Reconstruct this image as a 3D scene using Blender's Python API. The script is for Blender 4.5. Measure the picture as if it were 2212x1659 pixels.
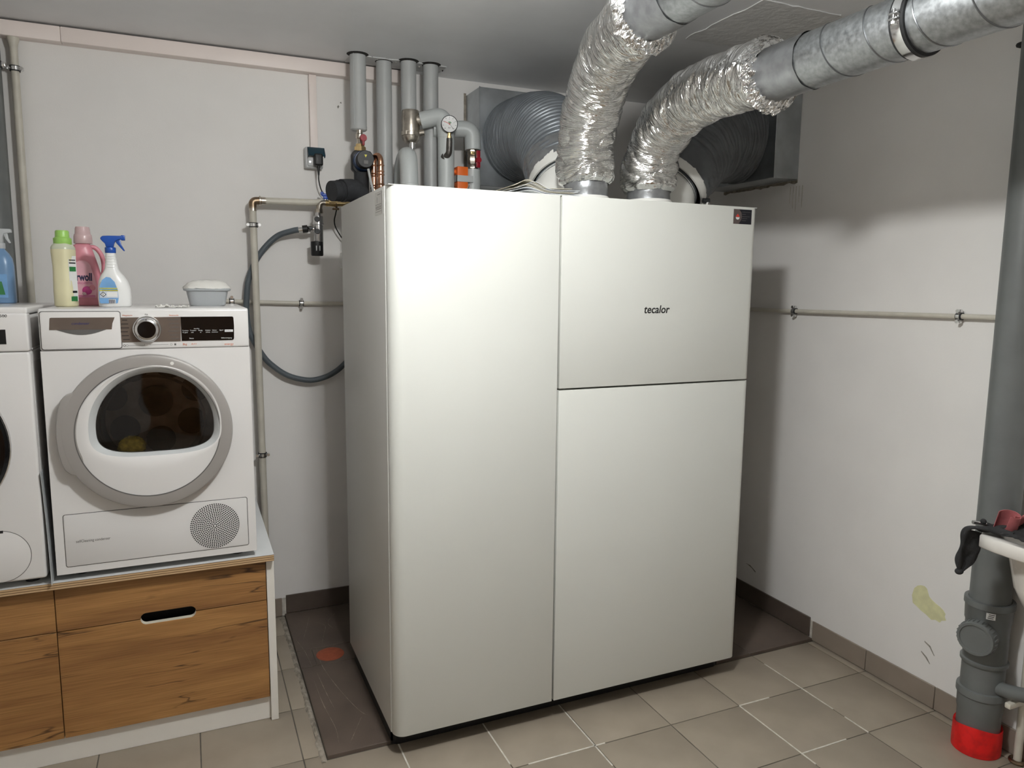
import bpy, bmesh, math, random
from mathutils import Vector, Matrix, noise
random.seed(7)
PI = math.pi
scn = bpy.context.scene
for o in list(bpy.data.objects): bpy.data.objects.remove(o)
C = scn.collection

# ------------------------------------------------------------------ camera
cam_d = bpy.data.cameras.new('camera'); cam = bpy.data.objects.new('camera', cam_d); C.objects.link(cam)
YAW, PITCH, ROLL = -0.41521, 0.13174, 0.00938
_f = Vector((math.sin(-YAW)*math.cos(PITCH), math.cos(YAW)*math.cos(PITCH), -math.sin(PITCH)))
_r = Vector((math.cos(YAW), math.sin(YAW), 0)); _u = _r.cross(_f)
_r2 = math.cos(ROLL)*_r + math.sin(ROLL)*_u; _u2 = -math.sin(ROLL)*_r + math.cos(ROLL)*_u
M = Matrix((_r2, _u2, -_f)).transposed().to_4x4(); M.translation = Vector((-0.5677, -2.2322, 1.5793))
cam.matrix_world = M
cam_d.sensor_width = 36; cam_d.sensor_fit = 'HORIZONTAL'; cam_d.lens = 1587.68/2212*36
cam_d.clip_start = 0.02
scn.camera = cam

# ------------------------------------------------------------------ world, exposure, lamps' strength
w = bpy.data.worlds.new('world'); scn.world = w; w.use_nodes = True
w.node_tree.nodes['Background'].inputs[0].default_value = (0.5, 0.5, 0.5, 1)
w.node_tree.nodes['Background'].inputs[1].default_value = 0.02
vs = scn.view_settings; vs.view_transform = 'Standard'; vs.look = 'None'; vs.gamma = 1; vs.use_curve_mapping = False
vs.exposure = 0.0
LAMP_A = dict(loc=(0.03, -0.974, 2.405), r=0.088, h=0.042, strength=350, color=(0.99, 1.0, 0.985))

# ------------------------------------------------------------------ materials
def _nt(name):
    m = bpy.data.materials.new(name); m.use_nodes = True
    return m, m.node_tree.nodes, m.node_tree.links, m.node_tree.nodes['Principled BSDF']
def S(c):   # sRGB 0..255 -> linear
    return tuple(((x/255)/12.92 if x/255 <= .04045 else ((x/255+.055)/1.055)**2.4) for x in c)
def mat(name, col, rough=.5, metal=0, var=.06, vscale=8, bump=0, bscale=60, spec=.5, coat=0, alpha=1, trans=0, stretch=(1,1,1), emit=None, rvar=0, col2=None, lo=.35, hi=.65, detail=4, bdist=.002, sub=0):
    m, N, L, P = _nt(name)
    tc = N.new('ShaderNodeTexCoord'); mp = N.new('ShaderNodeMapping'); mp.inputs['Scale'].default_value = stretch
    L.new(tc.outputs['Object'], mp.inputs[0])
    nz = N.new('ShaderNodeTexNoise'); nz.inputs['Scale'].default_value = vscale; nz.inputs['Detail'].default_value = detail
    L.new(mp.outputs[0], nz.inputs['Vector'])
    rp = N.new('ShaderNodeValToRGB'); rp.color_ramp.elements[0].position = lo; rp.color_ramp.elements[1].position = hi
    a = col2 if col2 else tuple(max(0, x*(1-var)) for x in col); b = col if col2 else tuple(min(1, x*(1+var)) for x in col)
    rp.color_ramp.elements[0].color = (*a, 1); rp.color_ramp.elements[1].color = (*b, 1)
    L.new(nz.outputs['Fac'], rp.inputs[0]); L.new(rp.outputs[0], P.inputs['Base Color'])
    P.inputs['Roughness'].default_value = rough; P.inputs['Metallic'].default_value = metal
    P.inputs['Specular IOR Level'].default_value = spec; P.inputs['Coat Weight'].default_value = coat
    P.inputs['Alpha'].default_value = alpha; P.inputs['Transmission Weight'].default_value = trans
    if sub: P.inputs['Subsurface Weight'].default_value = sub; P.inputs['Subsurface Radius'].default_value = (.01,.01,.01)
    if rvar:
        mr = N.new('ShaderNodeMapRange'); mr.inputs[3].default_value = rough-rvar; mr.inputs[4].default_value = rough+rvar
        L.new(nz.outputs['Fac'], mr.inputs[0]); L.new(mr.outputs[0], P.inputs['Roughness'])
    if bump:
        n2 = N.new('ShaderNodeTexNoise'); n2.inputs['Scale'].default_value = bscale; n2.inputs['Detail'].default_value = 3
        L.new(mp.outputs[0], n2.inputs['Vector'])
        bp = N.new('ShaderNodeBump'); bp.inputs['Strength'].default_value = bump; bp.inputs['Distance'].default_value = bdist
        L.new(n2.outputs['Fac'], bp.inputs['Height']); L.new(bp.outputs[0], P.inputs['Normal'])
    if emit:
        P.inputs['Emission Color'].default_value = (*emit[0], 1); P.inputs['Emission Strength'].default_value = emit[1]
    return m
def wood_mat(name):
    m, N, L, P = _nt(name)
    tc = N.new('ShaderNodeTexCoord'); oi = N.new('ShaderNodeObjectInfo')
    ad = N.new('ShaderNodeVectorMath'); ad.operation = 'ADD'
    sc = N.new('ShaderNodeVectorMath'); sc.operation = 'SCALE'; sc.inputs[3].default_value = 7
    L.new(oi.outputs['Random'], sc.inputs[0]); L.new(tc.outputs['Object'], ad.inputs[0]); L.new(sc.outputs[0], ad.inputs[1])
    mp = N.new('ShaderNodeMapping'); mp.inputs['Scale'].default_value = (1.0, 6, 9); L.new(ad.outputs[0], mp.inputs[0])
    big = N.new('ShaderNodeTexNoise'); big.inputs['Scale'].default_value = 1.3; big.inputs['Detail'].default_value = 3; big.inputs['Distortion'].default_value = .7
    L.new(mp.outputs[0], big.inputs['Vector'])
    r1 = N.new('ShaderNodeValToRGB'); e = r1.color_ramp.elements
    e[0].position = .30; e[0].color = (*S((138,96,54)), 1); e[1].position = .72; e[1].color = (*S((178,132,78)), 1)
    k = e.new(.5); k.color = (*S((160,115,66)), 1)
    L.new(big.outputs['Fac'], r1.inputs[0])
    mp2 = N.new('ShaderNodeMapping'); mp2.inputs['Scale'].default_value = (3, 60, 130); L.new(ad.outputs[0], mp2.inputs[0])
    fine = N.new('ShaderNodeTexNoise'); fine.inputs['Scale'].default_value = 2; fine.inputs['Detail'].default_value = 4; L.new(mp2.outputs[0], fine.inputs['Vector'])
    r2 = N.new('ShaderNodeValToRGB'); r2.color_ramp.elements[0].position = .3; r2.color_ramp.elements[0].color = (.62,.60,.56,1); r2.color_ramp.elements[1].position = .62; r2.color_ramp.elements[1].color = (1,1,1,1)
    L.new(fine.outputs['Fac'], r2.inputs[0])
    mx = N.new('ShaderNodeMix'); mx.data_type = 'RGBA'; mx.blend_type = 'MULTIPLY'; mx.inputs[0].default_value = .8
    L.new(r1.outputs[0], mx.inputs[6]); L.new(r2.outputs[0], mx.inputs[7])
    # dark cracks along the grain
    mp3 = N.new('ShaderNodeMapping'); mp3.inputs['Scale'].default_value = (.9, 8, 9); mp3.inputs['Location'].default_value = (3.1, 1.7, .4); L.new(ad.outputs[0], mp3.inputs[0])
    cr = N.new('ShaderNodeTexNoise'); cr.inputs['Scale'].default_value = 2.6; cr.inputs['Detail'].default_value = 2; cr.inputs['Distortion'].default_value = .35; L.new(mp3.outputs[0], cr.inputs['Vector'])
    ab = N.new('ShaderNodeMath'); ab.operation = 'SUBTRACT'; ab.inputs[1].default_value = .5; L.new(cr.outputs['Fac'], ab.inputs[0])
    a2 = N.new('ShaderNodeMath'); a2.operation = 'ABSOLUTE'; L.new(ab.outputs[0], a2.inputs[0])
    msk = N.new('ShaderNodeTexNoise'); msk.inputs['Scale'].default_value = 4.0; L.new(ad.outputs[0], msk.inputs['Vector'])
    mr = N.new('ShaderNodeMapRange'); mr.inputs[1].default_value = .002; mr.inputs[2].default_value = .016; mr.inputs[3].default_value = 1; mr.inputs[4].default_value = 0; L.new(a2.outputs[0], mr.inputs[0])
    mr2 = N.new('ShaderNodeMapRange'); mr2.inputs[1].default_value = .48; mr2.inputs[2].default_value = .56; L.new(msk.outputs['Fac'], mr2.inputs[0])
    ml = N.new('ShaderNodeMath'); ml.operation = 'MULTIPLY'; L.new(mr.outputs[0], ml.inputs[0]); L.new(mr2.outputs[0], ml.inputs[1])
    ml2 = N.new('ShaderNodeMath'); ml2.operation = 'MULTIPLY'; ml2.inputs[1].default_value = .8; L.new(ml.outputs[0], ml2.inputs[0])
    m2 = N.new('ShaderNodeMix'); m2.data_type = 'RGBA'; L.new(ml2.outputs[0], m2.inputs[0]); L.new(mx.outputs[2], m2.inputs[6]); m2.inputs[7].default_value = (*S((52,30,14)), 1)
    L.new(m2.outputs[2], P.inputs['Base Color'])
    P.inputs['Roughness'].default_value = .55
    bp = N.new('ShaderNodeBump'); bp.inputs['Strength'].default_value = .15; bp.inputs['Distance'].default_value = .001
    L.new(fine.outputs['Fac'], bp.inputs['Height']); L.new(bp.outputs[0], P.inputs['Normal'])
    return m
def foil_mat(name, col, rough):
    m, N, L, P = _nt(name)
    uv = N.new('ShaderNodeUVMap'); uv.uv_map = 'tube'
    hs = []
    for sc, dist, det in (((2.2, 34, 1), .9, 3), ((5, 95, 1), .6, 2), ((11, 60, 1), 1.2, 2)):
        mp = N.new('ShaderNodeMapping'); mp.inputs['Scale'].default_value = sc; mp.inputs['Rotation'].default_value = (0, 0, .02); L.new(uv.outputs[0], mp.inputs[0])
        nz = N.new('ShaderNodeTexNoise'); nz.inputs['Scale'].default_value = 1; nz.inputs['Detail'].default_value = det; nz.inputs['Distortion'].default_value = dist; L.new(mp.outputs[0], nz.inputs['Vector'])
        a = N.new('ShaderNodeMath'); a.operation = 'SUBTRACT'; a.inputs[1].default_value = .5; L.new(nz.outputs['Fac'], a.inputs[0])
        b = N.new('ShaderNodeMath'); b.operation = 'ABSOLUTE'; L.new(a.outputs[0], b.inputs[0]); hs.append(b)
    m1 = N.new('ShaderNodeMath'); m1.operation = 'MULTIPLY_ADD'; m1.inputs[1].default_value = .45; L.new(hs[1].outputs[0], m1.inputs[0]); L.new(hs[0].outputs[0], m1.inputs[2])
    m2 = N.new('ShaderNodeMath'); m2.operation = 'MULTIPLY_ADD'; m2.inputs[1].default_value = .35; L.new(hs[2].outputs[0], m2.inputs[0]); L.new(m1.outputs[0], m2.inputs[2])
    bp = N.new('ShaderNodeBump'); bp.inputs['Strength'].default_value = .9; bp.inputs['Distance'].default_value = .016
    L.new(m2.outputs[0], bp.inputs['Height']); L.new(bp.outputs[0], P.inputs['Normal'])
    tc = N.new('ShaderNodeTexCoord'); n2 = N.new('ShaderNodeTexNoise'); n2.inputs['Scale'].default_value = 9; L.new(tc.outputs['Object'], n2.inputs['Vector'])
    rp = N.new('ShaderNodeValToRGB'); rp.color_ramp.elements[0].color = (*(x*.85 for x in col), 1); rp.color_ramp.elements[1].color = (*col, 1)
    L.new(n2.outputs['Fac'], rp.inputs[0]); L.new(rp.outputs[0], P.inputs['Base Color'])
    P.inputs['Metallic'].default_value = 1; P.inputs['Roughness'].default_value = rough
    return m
def tube_uv(o, seg, step):
    me = o.data; uv = me.uv_layers.new(name='tube')
    for pl in me.polygons:
        k = pl.index % seg
        for li in pl.loop_indices:
            vi = me.loops[li].vertex_index; kk = vi % seg
            if k == seg-1 and kk == 0: kk = seg
            uv.data[li].uv = (kk/seg, (vi//seg)*step)
def ply_mat(name):
    m, N, L, P = _nt(name)
    tc = N.new('ShaderNodeTexCoord'); sp = N.new('ShaderNodeSeparateXYZ'); L.new(tc.outputs['Object'], sp.inputs[0])
    nz = N.new('ShaderNodeTexNoise'); nz.inputs['Scale'].default_value = 3; L.new(tc.outputs['Object'], nz.inputs['Vector'])
    ma = N.new('ShaderNodeMath'); ma.operation = 'MULTIPLY_ADD'; ma.inputs[1].default_value = .004; L.new(nz.outputs['Fac'], ma.inputs[0]); L.new(sp.outputs['Z'], ma.inputs[2])
    mb = N.new('ShaderNodeMath'); mb.operation = 'MULTIPLY'; mb.inputs[1].default_value = 2*PI/.0075; L.new(ma.outputs[0], mb.inputs[0])
    sn = N.new('ShaderNodeMath'); sn.operation = 'SINE'; L.new(mb.outputs[0], sn.inputs[0])
    rp = N.new('ShaderNodeValToRGB'); rp.color_ramp.elements[0].position = 0; rp.color_ramp.elements[0].color = (*S((196,165,125)), 1); rp.color_ramp.elements[1].position = .7; rp.color_ramp.elements[1].color = (*S((110,80,50)), 1)
    k = rp.color_ramp.elements.new(.45); k.color = (*S((190,158,118)), 1)
    L.new(sn.outputs[0], rp.inputs[0]); L.new(rp.outputs[0], P.inputs['Base Color']); P.inputs['Roughness'].default_value = .65
    return m
def glass_mat(name, tint, refl=.08):
    m, N, L, P = _nt(name)
    N.remove(P); out = N['Material Output']
    t = N.new('ShaderNodeBsdfTransparent'); t.inputs[0].default_value = (*tint, 1)
    g = N.new('ShaderNodeBsdfGlossy'); g.inputs['Roughness'].default_value = .03; g.inputs[0].default_value = (1,1,1,1)
    fr = N.new('ShaderNodeFresnel'); fr.inputs[0].default_value = 1.5
    mx = N.new('ShaderNodeMixShader'); L.new(fr.outputs[0], mx.inputs[0]); L.new(t.outputs[0], mx.inputs[1]); L.new(g.outputs[0], mx.inputs[2]); L.new(mx.outputs[0], out.inputs[0])
    return m
MT = {}
def mk(k, *a, **kw): MT[k] = mat(k, *a, **kw)
mk('wall', (.875,.855,.83), .85, var=.025, vscale=2.5, bump=.25, bscale=220, bdist=.001, spec=.2)
mk('ceil', (.79,.80,.81), .40, var=.04, vscale=3, bump=.2, bscale=60, bdist=.0012, spec=.6)
mk('grout', S((98,92,84)), .9, var=.25, vscale=9, bump=.4)
mk('grout_white', S((205,200,190)), .9, var=.15, vscale=40, bump=.5)
mk('tile', S((152,141,126)), .55, var=.06, vscale=7, bump=.12, bscale=300, bdist=.0006, rvar=.06)
mk('tile_dark', S((90,78,69)), .6, var=.16, vscale=6, bump=.2, bscale=120, rvar=.1)
mk('skirt', S((142,130,118)), .55, var=.05, vscale=8)
mk('skirt_dark', S((84,73,65)), .6, var=.12, vscale=8)
mk('mortar', S((146,138,126)), .95, var=.3, vscale=40, bump=.8, bscale=120, bdist=.004)
mk('hp', S((217,218,212)), .42, var=.008, vscale=3, bump=.03, bscale=900, bdist=.0002, spec=.4)
mk('hp_side', S((200,199,194)), .42, var=.01, vscale=3, spec=.4)  # same white as the doors, with the side's shade mixed into the colour
mk('black', S((22,22,23)), .5, var=.2, vscale=20)
mk('black_gloss', S((10,10,12)), .12, var=.1, vscale=10)
mk('white_pl', S((232,231,226)), .35, var=.02, vscale=6)
mk('white_app', S((226,224,222)), .28, var=.008, vscale=4, coat=.2)
mk('white_app2', S((216,214,212)), .32, var=.01, vscale=4)
mk('pipe_grey', S((180,182,181)), .42, var=.03, vscale=9, bump=.05, bscale=40)
mk('pipe_grey2', S((196,200,199)), .4, var=.025, vscale=9, bump=.05, bscale=30)
mk('ht_grey', S((108,111,110)), .42, var=.06, vscale=12, bump=.04)
mk('red', S((205,22,22)), .4, var=.25, vscale=22, lo=.3, hi=.55)
mk('cream_pipe', S((206,201,188)), .45, var=.05, vscale=18)
mk('trunk', S((244,232,226)), .45, var=.015, vscale=5)
mk('chrome', (.78,.78,.78), .16, 1, var=.05, vscale=20)
mk('steel', (.62,.62,.62), .3, 1, var=.15, vscale=30)
mk('nickel', (.58,.53,.46), .3, 1, var=.2, vscale=30, bump=.15, bscale=60)
mk('brass', (.70,.52,.26), .3, 1, var=.2, vscale=30)
mk('bronze', (.30,.22,.15), .4, 1, var=.25, vscale=40)
mk('iron', (.13,.12,.11), .45, .7, var=.25, vscale=40)
mk('copper', (.72,.40,.26), .22, 1, var=.25, vscale=30)
mk('galv', (.43,.45,.46), .44, 1, var=.20, vscale=80, bump=.08, bscale=90, rvar=.12, detail=8, lo=.3, hi=.7)
mk('seam', (.24,.25,.26), .4, 1, var=.2)
mk('streak', S((138,128,118)), .9, var=.2, vscale=60)
mk('tape', (.33,.34,.35), .36, .75, var=.12, vscale=30, bump=.5, bscale=35, bdist=.003)
mk('sheet', (.50,.53,.55), .42, 1, var=.12, vscale=10, rvar=.08)
mk('duct_grey', S((120,125,130)), .36, .3, var=.12, vscale=10, bump=.2, bscale=70)
mk('duct_dark', S((92,95,98)), .5, .1, var=.15, vscale=12, bump=.5, bscale=40, bdist=.004, stretch=(1,1,1))
mk('rubber', S((32,33,34)), .6, var=.15, vscale=20)
mk('foam', S((40,41,44)), .8, var=.15, vscale=60, bump=.3, bscale=300)
mk('hose', S((84,92,97)), .5, var=.06, vscale=30)
mk('orange', S((238,112,38)), .45, var=.04, vscale=8)
mk('redh', S((150,22,38)), .35, var=.1)
mk('blueh', S((28,72,168)), .35, var=.1)
mk('pumpblue', S((24,52,88)), .4, var=.15, vscale=20)
mk('teal', S((26,58,72)), .35, var=.1)
mk('sockgrey', S((186,187,187)), .4, var=.03)
mk('silver_ring', S((166,162,158)), .36, .3, var=.02, vscale=5)
mk('panel_brown', S((118,106,97)), .3, .5, var=.06, vscale=9)
mk('drum', S((160,148,138)), .4, .2, var=.25, vscale=14)
mk('drum_dark', S((86,70,60)), .5, .1, var=.2, vscale=14)
mk('bezel', S((196,198,198)), .3, var=.02)
mk('text_black', S((18,18,20)), .5)
mk('text_grey', S((96,94,92)), .5)
mk('text_orange', S((205,104,54)), .5)
mk('text_white', S((232,232,232)), .5)
mk('text_blue', S((28,42,110)), .5)
mk('text_navy', S((22,22,66)), .5)
mk('lip', S((236,236,234)), .3)
mk('paper', S((238,240,243)), .8, var=.03)
mk('paper_c', S((222,216,198)), .8, var=.03)
mk('cream_liq', S((228,222,184)), .35, var=.03, sub=.1)
mk('cream_top', S((206,210,186)), .3, var=.03)
mk('green_cap', S((158,206,104)), .35, var=.04)
mk('green_lab', S((46,120,66)), .4)
mk('pink', S((212,138,150)), .35, var=.05, vscale=6)
mk('pink_pale', S((226,172,184)), .35, var=.08, vscale=20)
mk('pink_cap', S((226,196,196)), .25, var=.04, trans=.25)
mk('magenta', S((188,66,132)), .35, var=.15, vscale=30)
mk('white_bot', S((234,234,232)), .3, var=.015)
mk('label_blue', S((118,166,214)), .4, var=.1, vscale=20)
mk('label_pale', S((206,214,226)), .4, var=.05)
mk('label_yel', S((222,212,74)), .4)
mk('spray_blue', S((30,78,164)), .32, var=.08)
mk('blue_liq', S((128,166,206)), .3, var=.1, vscale=6, trans=.15)
mk('clear_white', S((214,218,220)), .3, var=.03, trans=.2)
mk('tub', S((170,174,176)), .45, var=.03)
mk('film', S((222,220,214)), .25, var=.05, vscale=12, bump=.6, bscale=30, bdist=.006)
mk('yellow', S((232,212,92)), .85, var=.3, vscale=60)
mk('stain', S((222,220,176)), .85, var=.06, vscale=40, spec=.2)
mk('scuff', S((150,146,138)), .85, var=.2, vscale=60, spec=.2)
mk('patch', (.62,.62,.615), .85, var=.06, vscale=14, bump=.6, bscale=40, bdist=.004, spec=.2)
mk('cloth_black', S((44,44,45)), .95, var=.3, vscale=30, bump=.6, bscale=300, bdist=.002)
mk('cloth_pink', S((172,96,98)), .95, var=.2, vscale=20, bump=.5, bscale=200)
mk('ceramic', S((232,228,222)), .2, var=.015, coat=.3)
mk('red_disc', S((150,76,50)), .7, var=.15, vscale=40, bump=.3)
mk('sticker_dark', S((24,24,34)), .35)
mk('sticker_brown', S((98,86,84)), .35)
mk('gauge_white', S((236,236,234)), .4)
mk('gauge_green', S((70,140,84)), .4)
mk('gauge_red', S((206,60,48)), .4)
mk('cab_white', S((230,226,218)), .5, var=.02, vscale=12)
mk('work_white', S((224,226,226)), .4, var=.02, vscale=12)
mk('bottle_green', S((110,124,110)), .3, var=.1)
mk('gap_shade', S((46,44,42)), .95, var=.4, vscale=60, bump=.6)  # dark tone painted in for the shade of gaps around the ceiling pipes
MT['wood'] = wood_mat('wood'); MT['ply'] = ply_mat('ply')
MT['foil'] = foil_mat('foil', (.88,.875,.86), .15)
MT['glass'] = glass_mat('glass', (.80,.74,.68))
MT['gauge_glass'] = glass_mat('gauge_glass', (.95,.95,.95))
MT['lampA'] = mat('lamp_glow_warm', (1,1,1), emit=(LAMP_A['color'], LAMP_A['strength']))

# ------------------------------------------------------------------ geometry helpers
def frames(path):
    T = []
    n = len(path)
    for i in range(n):
        a = path[max(0, i-1)]; b = path[min(n-1, i+1)]
        t = (b-a); T.append(t.normalized() if t.length > 1e-9 else Vector((0,0,1)))
    up = Vector((0,0,1)) if abs(T[0].z) < .9 else Vector((0,1,0))
    u = T[0].cross(up).normalized(); out = []
    for i in range(n):
        u = (u - T[i]*u.dot(T[i])).normalized(); out.append((T[i], u, T[i].cross(u)))
    return out
def spline(pts, per=12):
    P = [Vector(p) for p in pts]; out = []
    for i in range(len(P)-1):
        p0 = P[i-1] if i else P[0]*2-P[1]; p1, p2 = P[i], P[i+1]; p3 = P[i+2] if i+2 < len(P) else P[-1]*2-P[-2]
        for k in range(per):
            t = k/per
            out.append(.5*((2*p1)+(p2-p0)*t+(2*p0-5*p1+4*p2-p3)*t*t+(3*p1-p0-3*p2+p3)*t**3))
    out.append(P[-1]); return out
def bez(a, b, c, d, n=40):
    a, b, c, d = map(Vector, (a,b,c,d))
    return [a*(1-t)**3+b*3*t*(1-t)**2+c*3*t*t*(1-t)+d*t**3 for t in (i/n for i in range(n+1))]
def fillet(pts, r, n=8):
    P = [Vector(p) for p in pts]; out = [P[0]]
    for i in range(1, len(P)-1):
        a = (P[i-1]-P[i]); b = (P[i+1]-P[i]); k = min(r, a.length*.49, b.length*.49)
        s = P[i]+a.normalized()*k; e = P[i]+b.normalized()*k
        for j in range(n+1):
            t = j/n; out.append(s*(1-t)**2+P[i]*2*t*(1-t)+e*t*t)
    out.append(P[-1]); return out
class G:
    def __init__(s): s.v = []; s.f = []
    def add(s, v, f):
        o = len(s.v); s.v += [Vector(p) for p in v]; s.f += [tuple(i+o for i in q) for q in f]; return s
    def box(s, x0, x1, y0, y1, z0, z1):
        return s.add([(x0,y0,z0),(x1,y0,z0),(x1,y1,z0),(x0,y1,z0),(x0,y0,z1),(x1,y0,z1),(x1,y1,z1),(x0,y1,z1)],
                     [(0,3,2,1),(4,5,6,7),(0,1,5,4),(1,2,6,5),(2,3,7,6),(3,0,4,7)])
    def rbox(s, x0, x1, y0, y1, z0, z1, r=.004, seg=2):
        bm = bmesh.new(); bmesh.ops.create_cube(bm, size=1)
        for q in bm.verts: q.co = Vector(((x0+x1)/2+q.co.x*(x1-x0), (y0+y1)/2+q.co.y*(y1-y0), (z0+z1)/2+q.co.z*(z1-z0)))
        bmesh.ops.bevel(bm, geom=list(bm.edges), offset=r, segments=seg, profile=.5, affect='EDGES')
        bm.verts.index_update(); s.add([q.co.copy() for q in bm.verts], [tuple(q.index for q in f.verts) for f in bm.faces]); bm.free(); return s
    def tube(s, path, r, seg=20, cap=True):
        path = [Vector(p) for p in path]; fr = frames(path); n = len(path); v = []; f = []
        for i, (T, u, w_) in enumerate(fr):
            for k in range(seg):
                a = 2*PI*k/seg; rr = r(i/(n-1), a) if callable(r) else r
                v.append(path[i]+(u*math.cos(a)+w_*math.sin(a))*rr)
        for i in range(n-1):
            for k in range(seg): f.append((i*seg+k, i*seg+(k+1)%seg, (i+1)*seg+(k+1)%seg, (i+1)*seg+k))
        if cap: f.append(tuple(reversed(range(seg)))); f.append(tuple((n-1)*seg+k for k in range(seg)))
        return s.add(v, f)
    def cyl(s, a, b, r0, r1=None, seg=24, cap=True):
        r1 = r0 if r1 is None else r1
        return s.tube([a, b], lambda t, _: r0+(r1-r0)*t, seg, cap)
    def lathe(s, prof, o=(0,0,0), axis=(0,0,1), seg=32, sx=1, sy=1, cap=True):
        o = Vector(o); A = Vector(axis).normalized(); up = Vector((1,0,0)) if abs(A.x) < .9 else Vector((0,1,0))
        u = (up-A*up.dot(A)).normalized(); w_ = A.cross(u); n = len(prof); v = []; f = []
        for r, h in prof:
            for k in range(seg):
                a = 2*PI*k/seg; v.append(o+A*h+(u*math.cos(a)*sx+w_*math.sin(a)*sy)*r)
        for i in range(n-1):
            for k in range(seg): f.append((i*seg+k, i*seg+(k+1)%seg, (i+1)*seg+(k+1)%seg, (i+1)*seg+k))
        if cap: f.append(tuple(reversed(range(seg)))); f.append(tuple((n-1)*seg+k for k in range(seg)))
        return s.add(v, f)
    def prism(s, poly, plane, lo, hi):
        n = len(poly)
        mk3 = {'xz': lambda p, h: (p[0], h, p[1]), 'xy': lambda p, h: (p[0], p[1], h), 'yz': lambda p, h: (h, p[0], p[1])}[plane]
        v = [mk3(p, lo) for p in poly]+[mk3(p, hi) for p in poly]
        f = [tuple(range(n)), tuple(reversed(range(n, 2*n)))]+[(i, i+n, (i+1)%n+n, (i+1)%n) for i in range(n)]
        return s.add(v, f)
    def ball(s, c, r, seg=20, rings=12, sc=(1,1,1)):
        c = Vector(c); v = []; f = []
        for i in range(rings+1):
            th = PI*i/rings
            for k in range(seg):
                a = 2*PI*k/seg; v.append(c+Vector((sc[0]*math.sin(th)*math.cos(a), sc[1]*math.sin(th)*math.sin(a), sc[2]*math.cos(th)))*r)
        for i in range(rings):
            for k in range(seg): f.append((i*seg+k, (i+1)*seg+k, (i+1)*seg+(k+1)%seg, i*seg+(k+1)%seg))
        return s.add(v, f)
    def ring(s, c, axis, R, r, seg=40, ss=10):
        A = Vector(axis).normalized(); up = Vector((1,0,0)) if abs(A.x) < .9 else Vector((0,1,0)); u = (up-A*up.dot(A)).normalized(); w_ = A.cross(u); c = Vector(c); v = []; f = []
        for i in range(seg):
            a = 2*PI*i/seg; d = u*math.cos(a)+w_*math.sin(a)
            for k in range(ss):
                b = 2*PI*k/ss; v.append(c+d*(R+r*math.cos(b))+A*r*math.sin(b))
        for i in range(seg):
            for k in range(ss): f.append((i*ss+k, i*ss+(k+1)%ss, ((i+1)%seg)*ss+(k+1)%ss, ((i+1)%seg)*ss+k))
        return s.add(v, f)
    def grid(s, fn, nu, nv, th=0):
        v = [Vector(fn(i/nu, j/nv)) for i in range(nu+1) for j in range(nv+1)]
        f = [(i*(nv+1)+j, (i+1)*(nv+1)+j, (i+1)*(nv+1)+j+1, i*(nv+1)+j+1) for i in range(nu) for j in range(nv)]
        if th:
            off = len(v); nrm = [Vector((0,0,0)) for _ in v]
            for q in f:
                nn = (v[q[1]]-v[q[0]]).cross(v[q[3]]-v[q[0]])
                for i in q: nrm[i] += nn
            v = v+[p-(nn.normalized()*th if nn.length > 0 else Vector((0,0,-th))) for p, nn in zip(v, nrm)]
            f = f+[tuple(i+off for i in reversed(q)) for q in f]
            rim = [i*(nv+1) for i in range(nu+1)]+[nu*(nv+1)+j for j in range(1, nv+1)]+[i*(nv+1)+nv for i in range(nu-1, -1, -1)]+[j for j in range(nv-1, 0, -1)]
            for a, b in zip(rim, rim[1:]+rim[:1]): f.append((b, a, a+off, b+off))
        return s.add(v, f)
    def xf(s, m, start=0):
        for i in range(start, len(s.v)): s.v[i] = m @ s.v[i]
        return s
ORG = {}
def _mesh(g, name, m, org, bevel, bseg, sharp):
    me = bpy.data.meshes.new(name); me.from_pydata([tuple(p-org) for p in g.v], [], g.f)
    bm = bmesh.new(); bm.from_mesh(me)
    if bevel:
        bmesh.ops.remove_doubles(bm, verts=bm.verts, dist=1e-6)
        ed = [e for e in bm.edges if len(e.link_faces) == 2 and e.calc_face_angle(0) > math.radians(28)]
        bmesh.ops.bevel(bm, geom=ed, offset=bevel, segments=bseg, profile=.5, affect='EDGES', clamp_overlap=True)
    bmesh.ops.recalc_face_normals(bm, faces=bm.faces); bm.to_mesh(me); bm.free()
    me.polygons.foreach_set('use_smooth', [True]*len(me.polygons)); me.set_sharp_from_angle(angle=math.radians(sharp))
    me.materials.append(MT[m]); me.update(); return me
def thing(name, label, cat, loc, group=None):
    o = bpy.data.objects.new(name, None); C.objects.link(o); o.location = loc; o.empty_display_size = .05
    o['label'] = label; o['category'] = cat
    if group: o['group'] = group
    ORG[o] = Vector(loc); return o
def part(name, g, m, parent, bevel=0, bseg=2, sharp=38, label=None, kind=None):
    org = ORG[parent]; o = bpy.data.objects.new(name, _mesh(g, name, m, org, bevel, bseg, sharp)); C.objects.link(o)
    o.parent = parent; ORG[o] = org
    if label: o['label'] = label
    if kind: o['kind'] = kind
    return o
def solo(name, g, m, label, cat, loc, group=None, bevel=0, bseg=2, sharp=38, kind=None):
    org = Vector(loc); o = bpy.data.objects.new(name, _mesh(g, name, m, org, bevel, bseg, sharp)); C.objects.link(o); o.location = loc
    ORG[o] = org
    if label: o['label'] = label
    if cat: o['category'] = cat
    if group: o['group'] = group
    if kind: o['kind'] = kind
    return o
def struct(name, g, m, bevel=0, sharp=38):
    o = solo(name, g, m, None, None, (0,0,0), bevel=bevel, sharp=sharp); o['kind'] = 'structure'; return o
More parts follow.
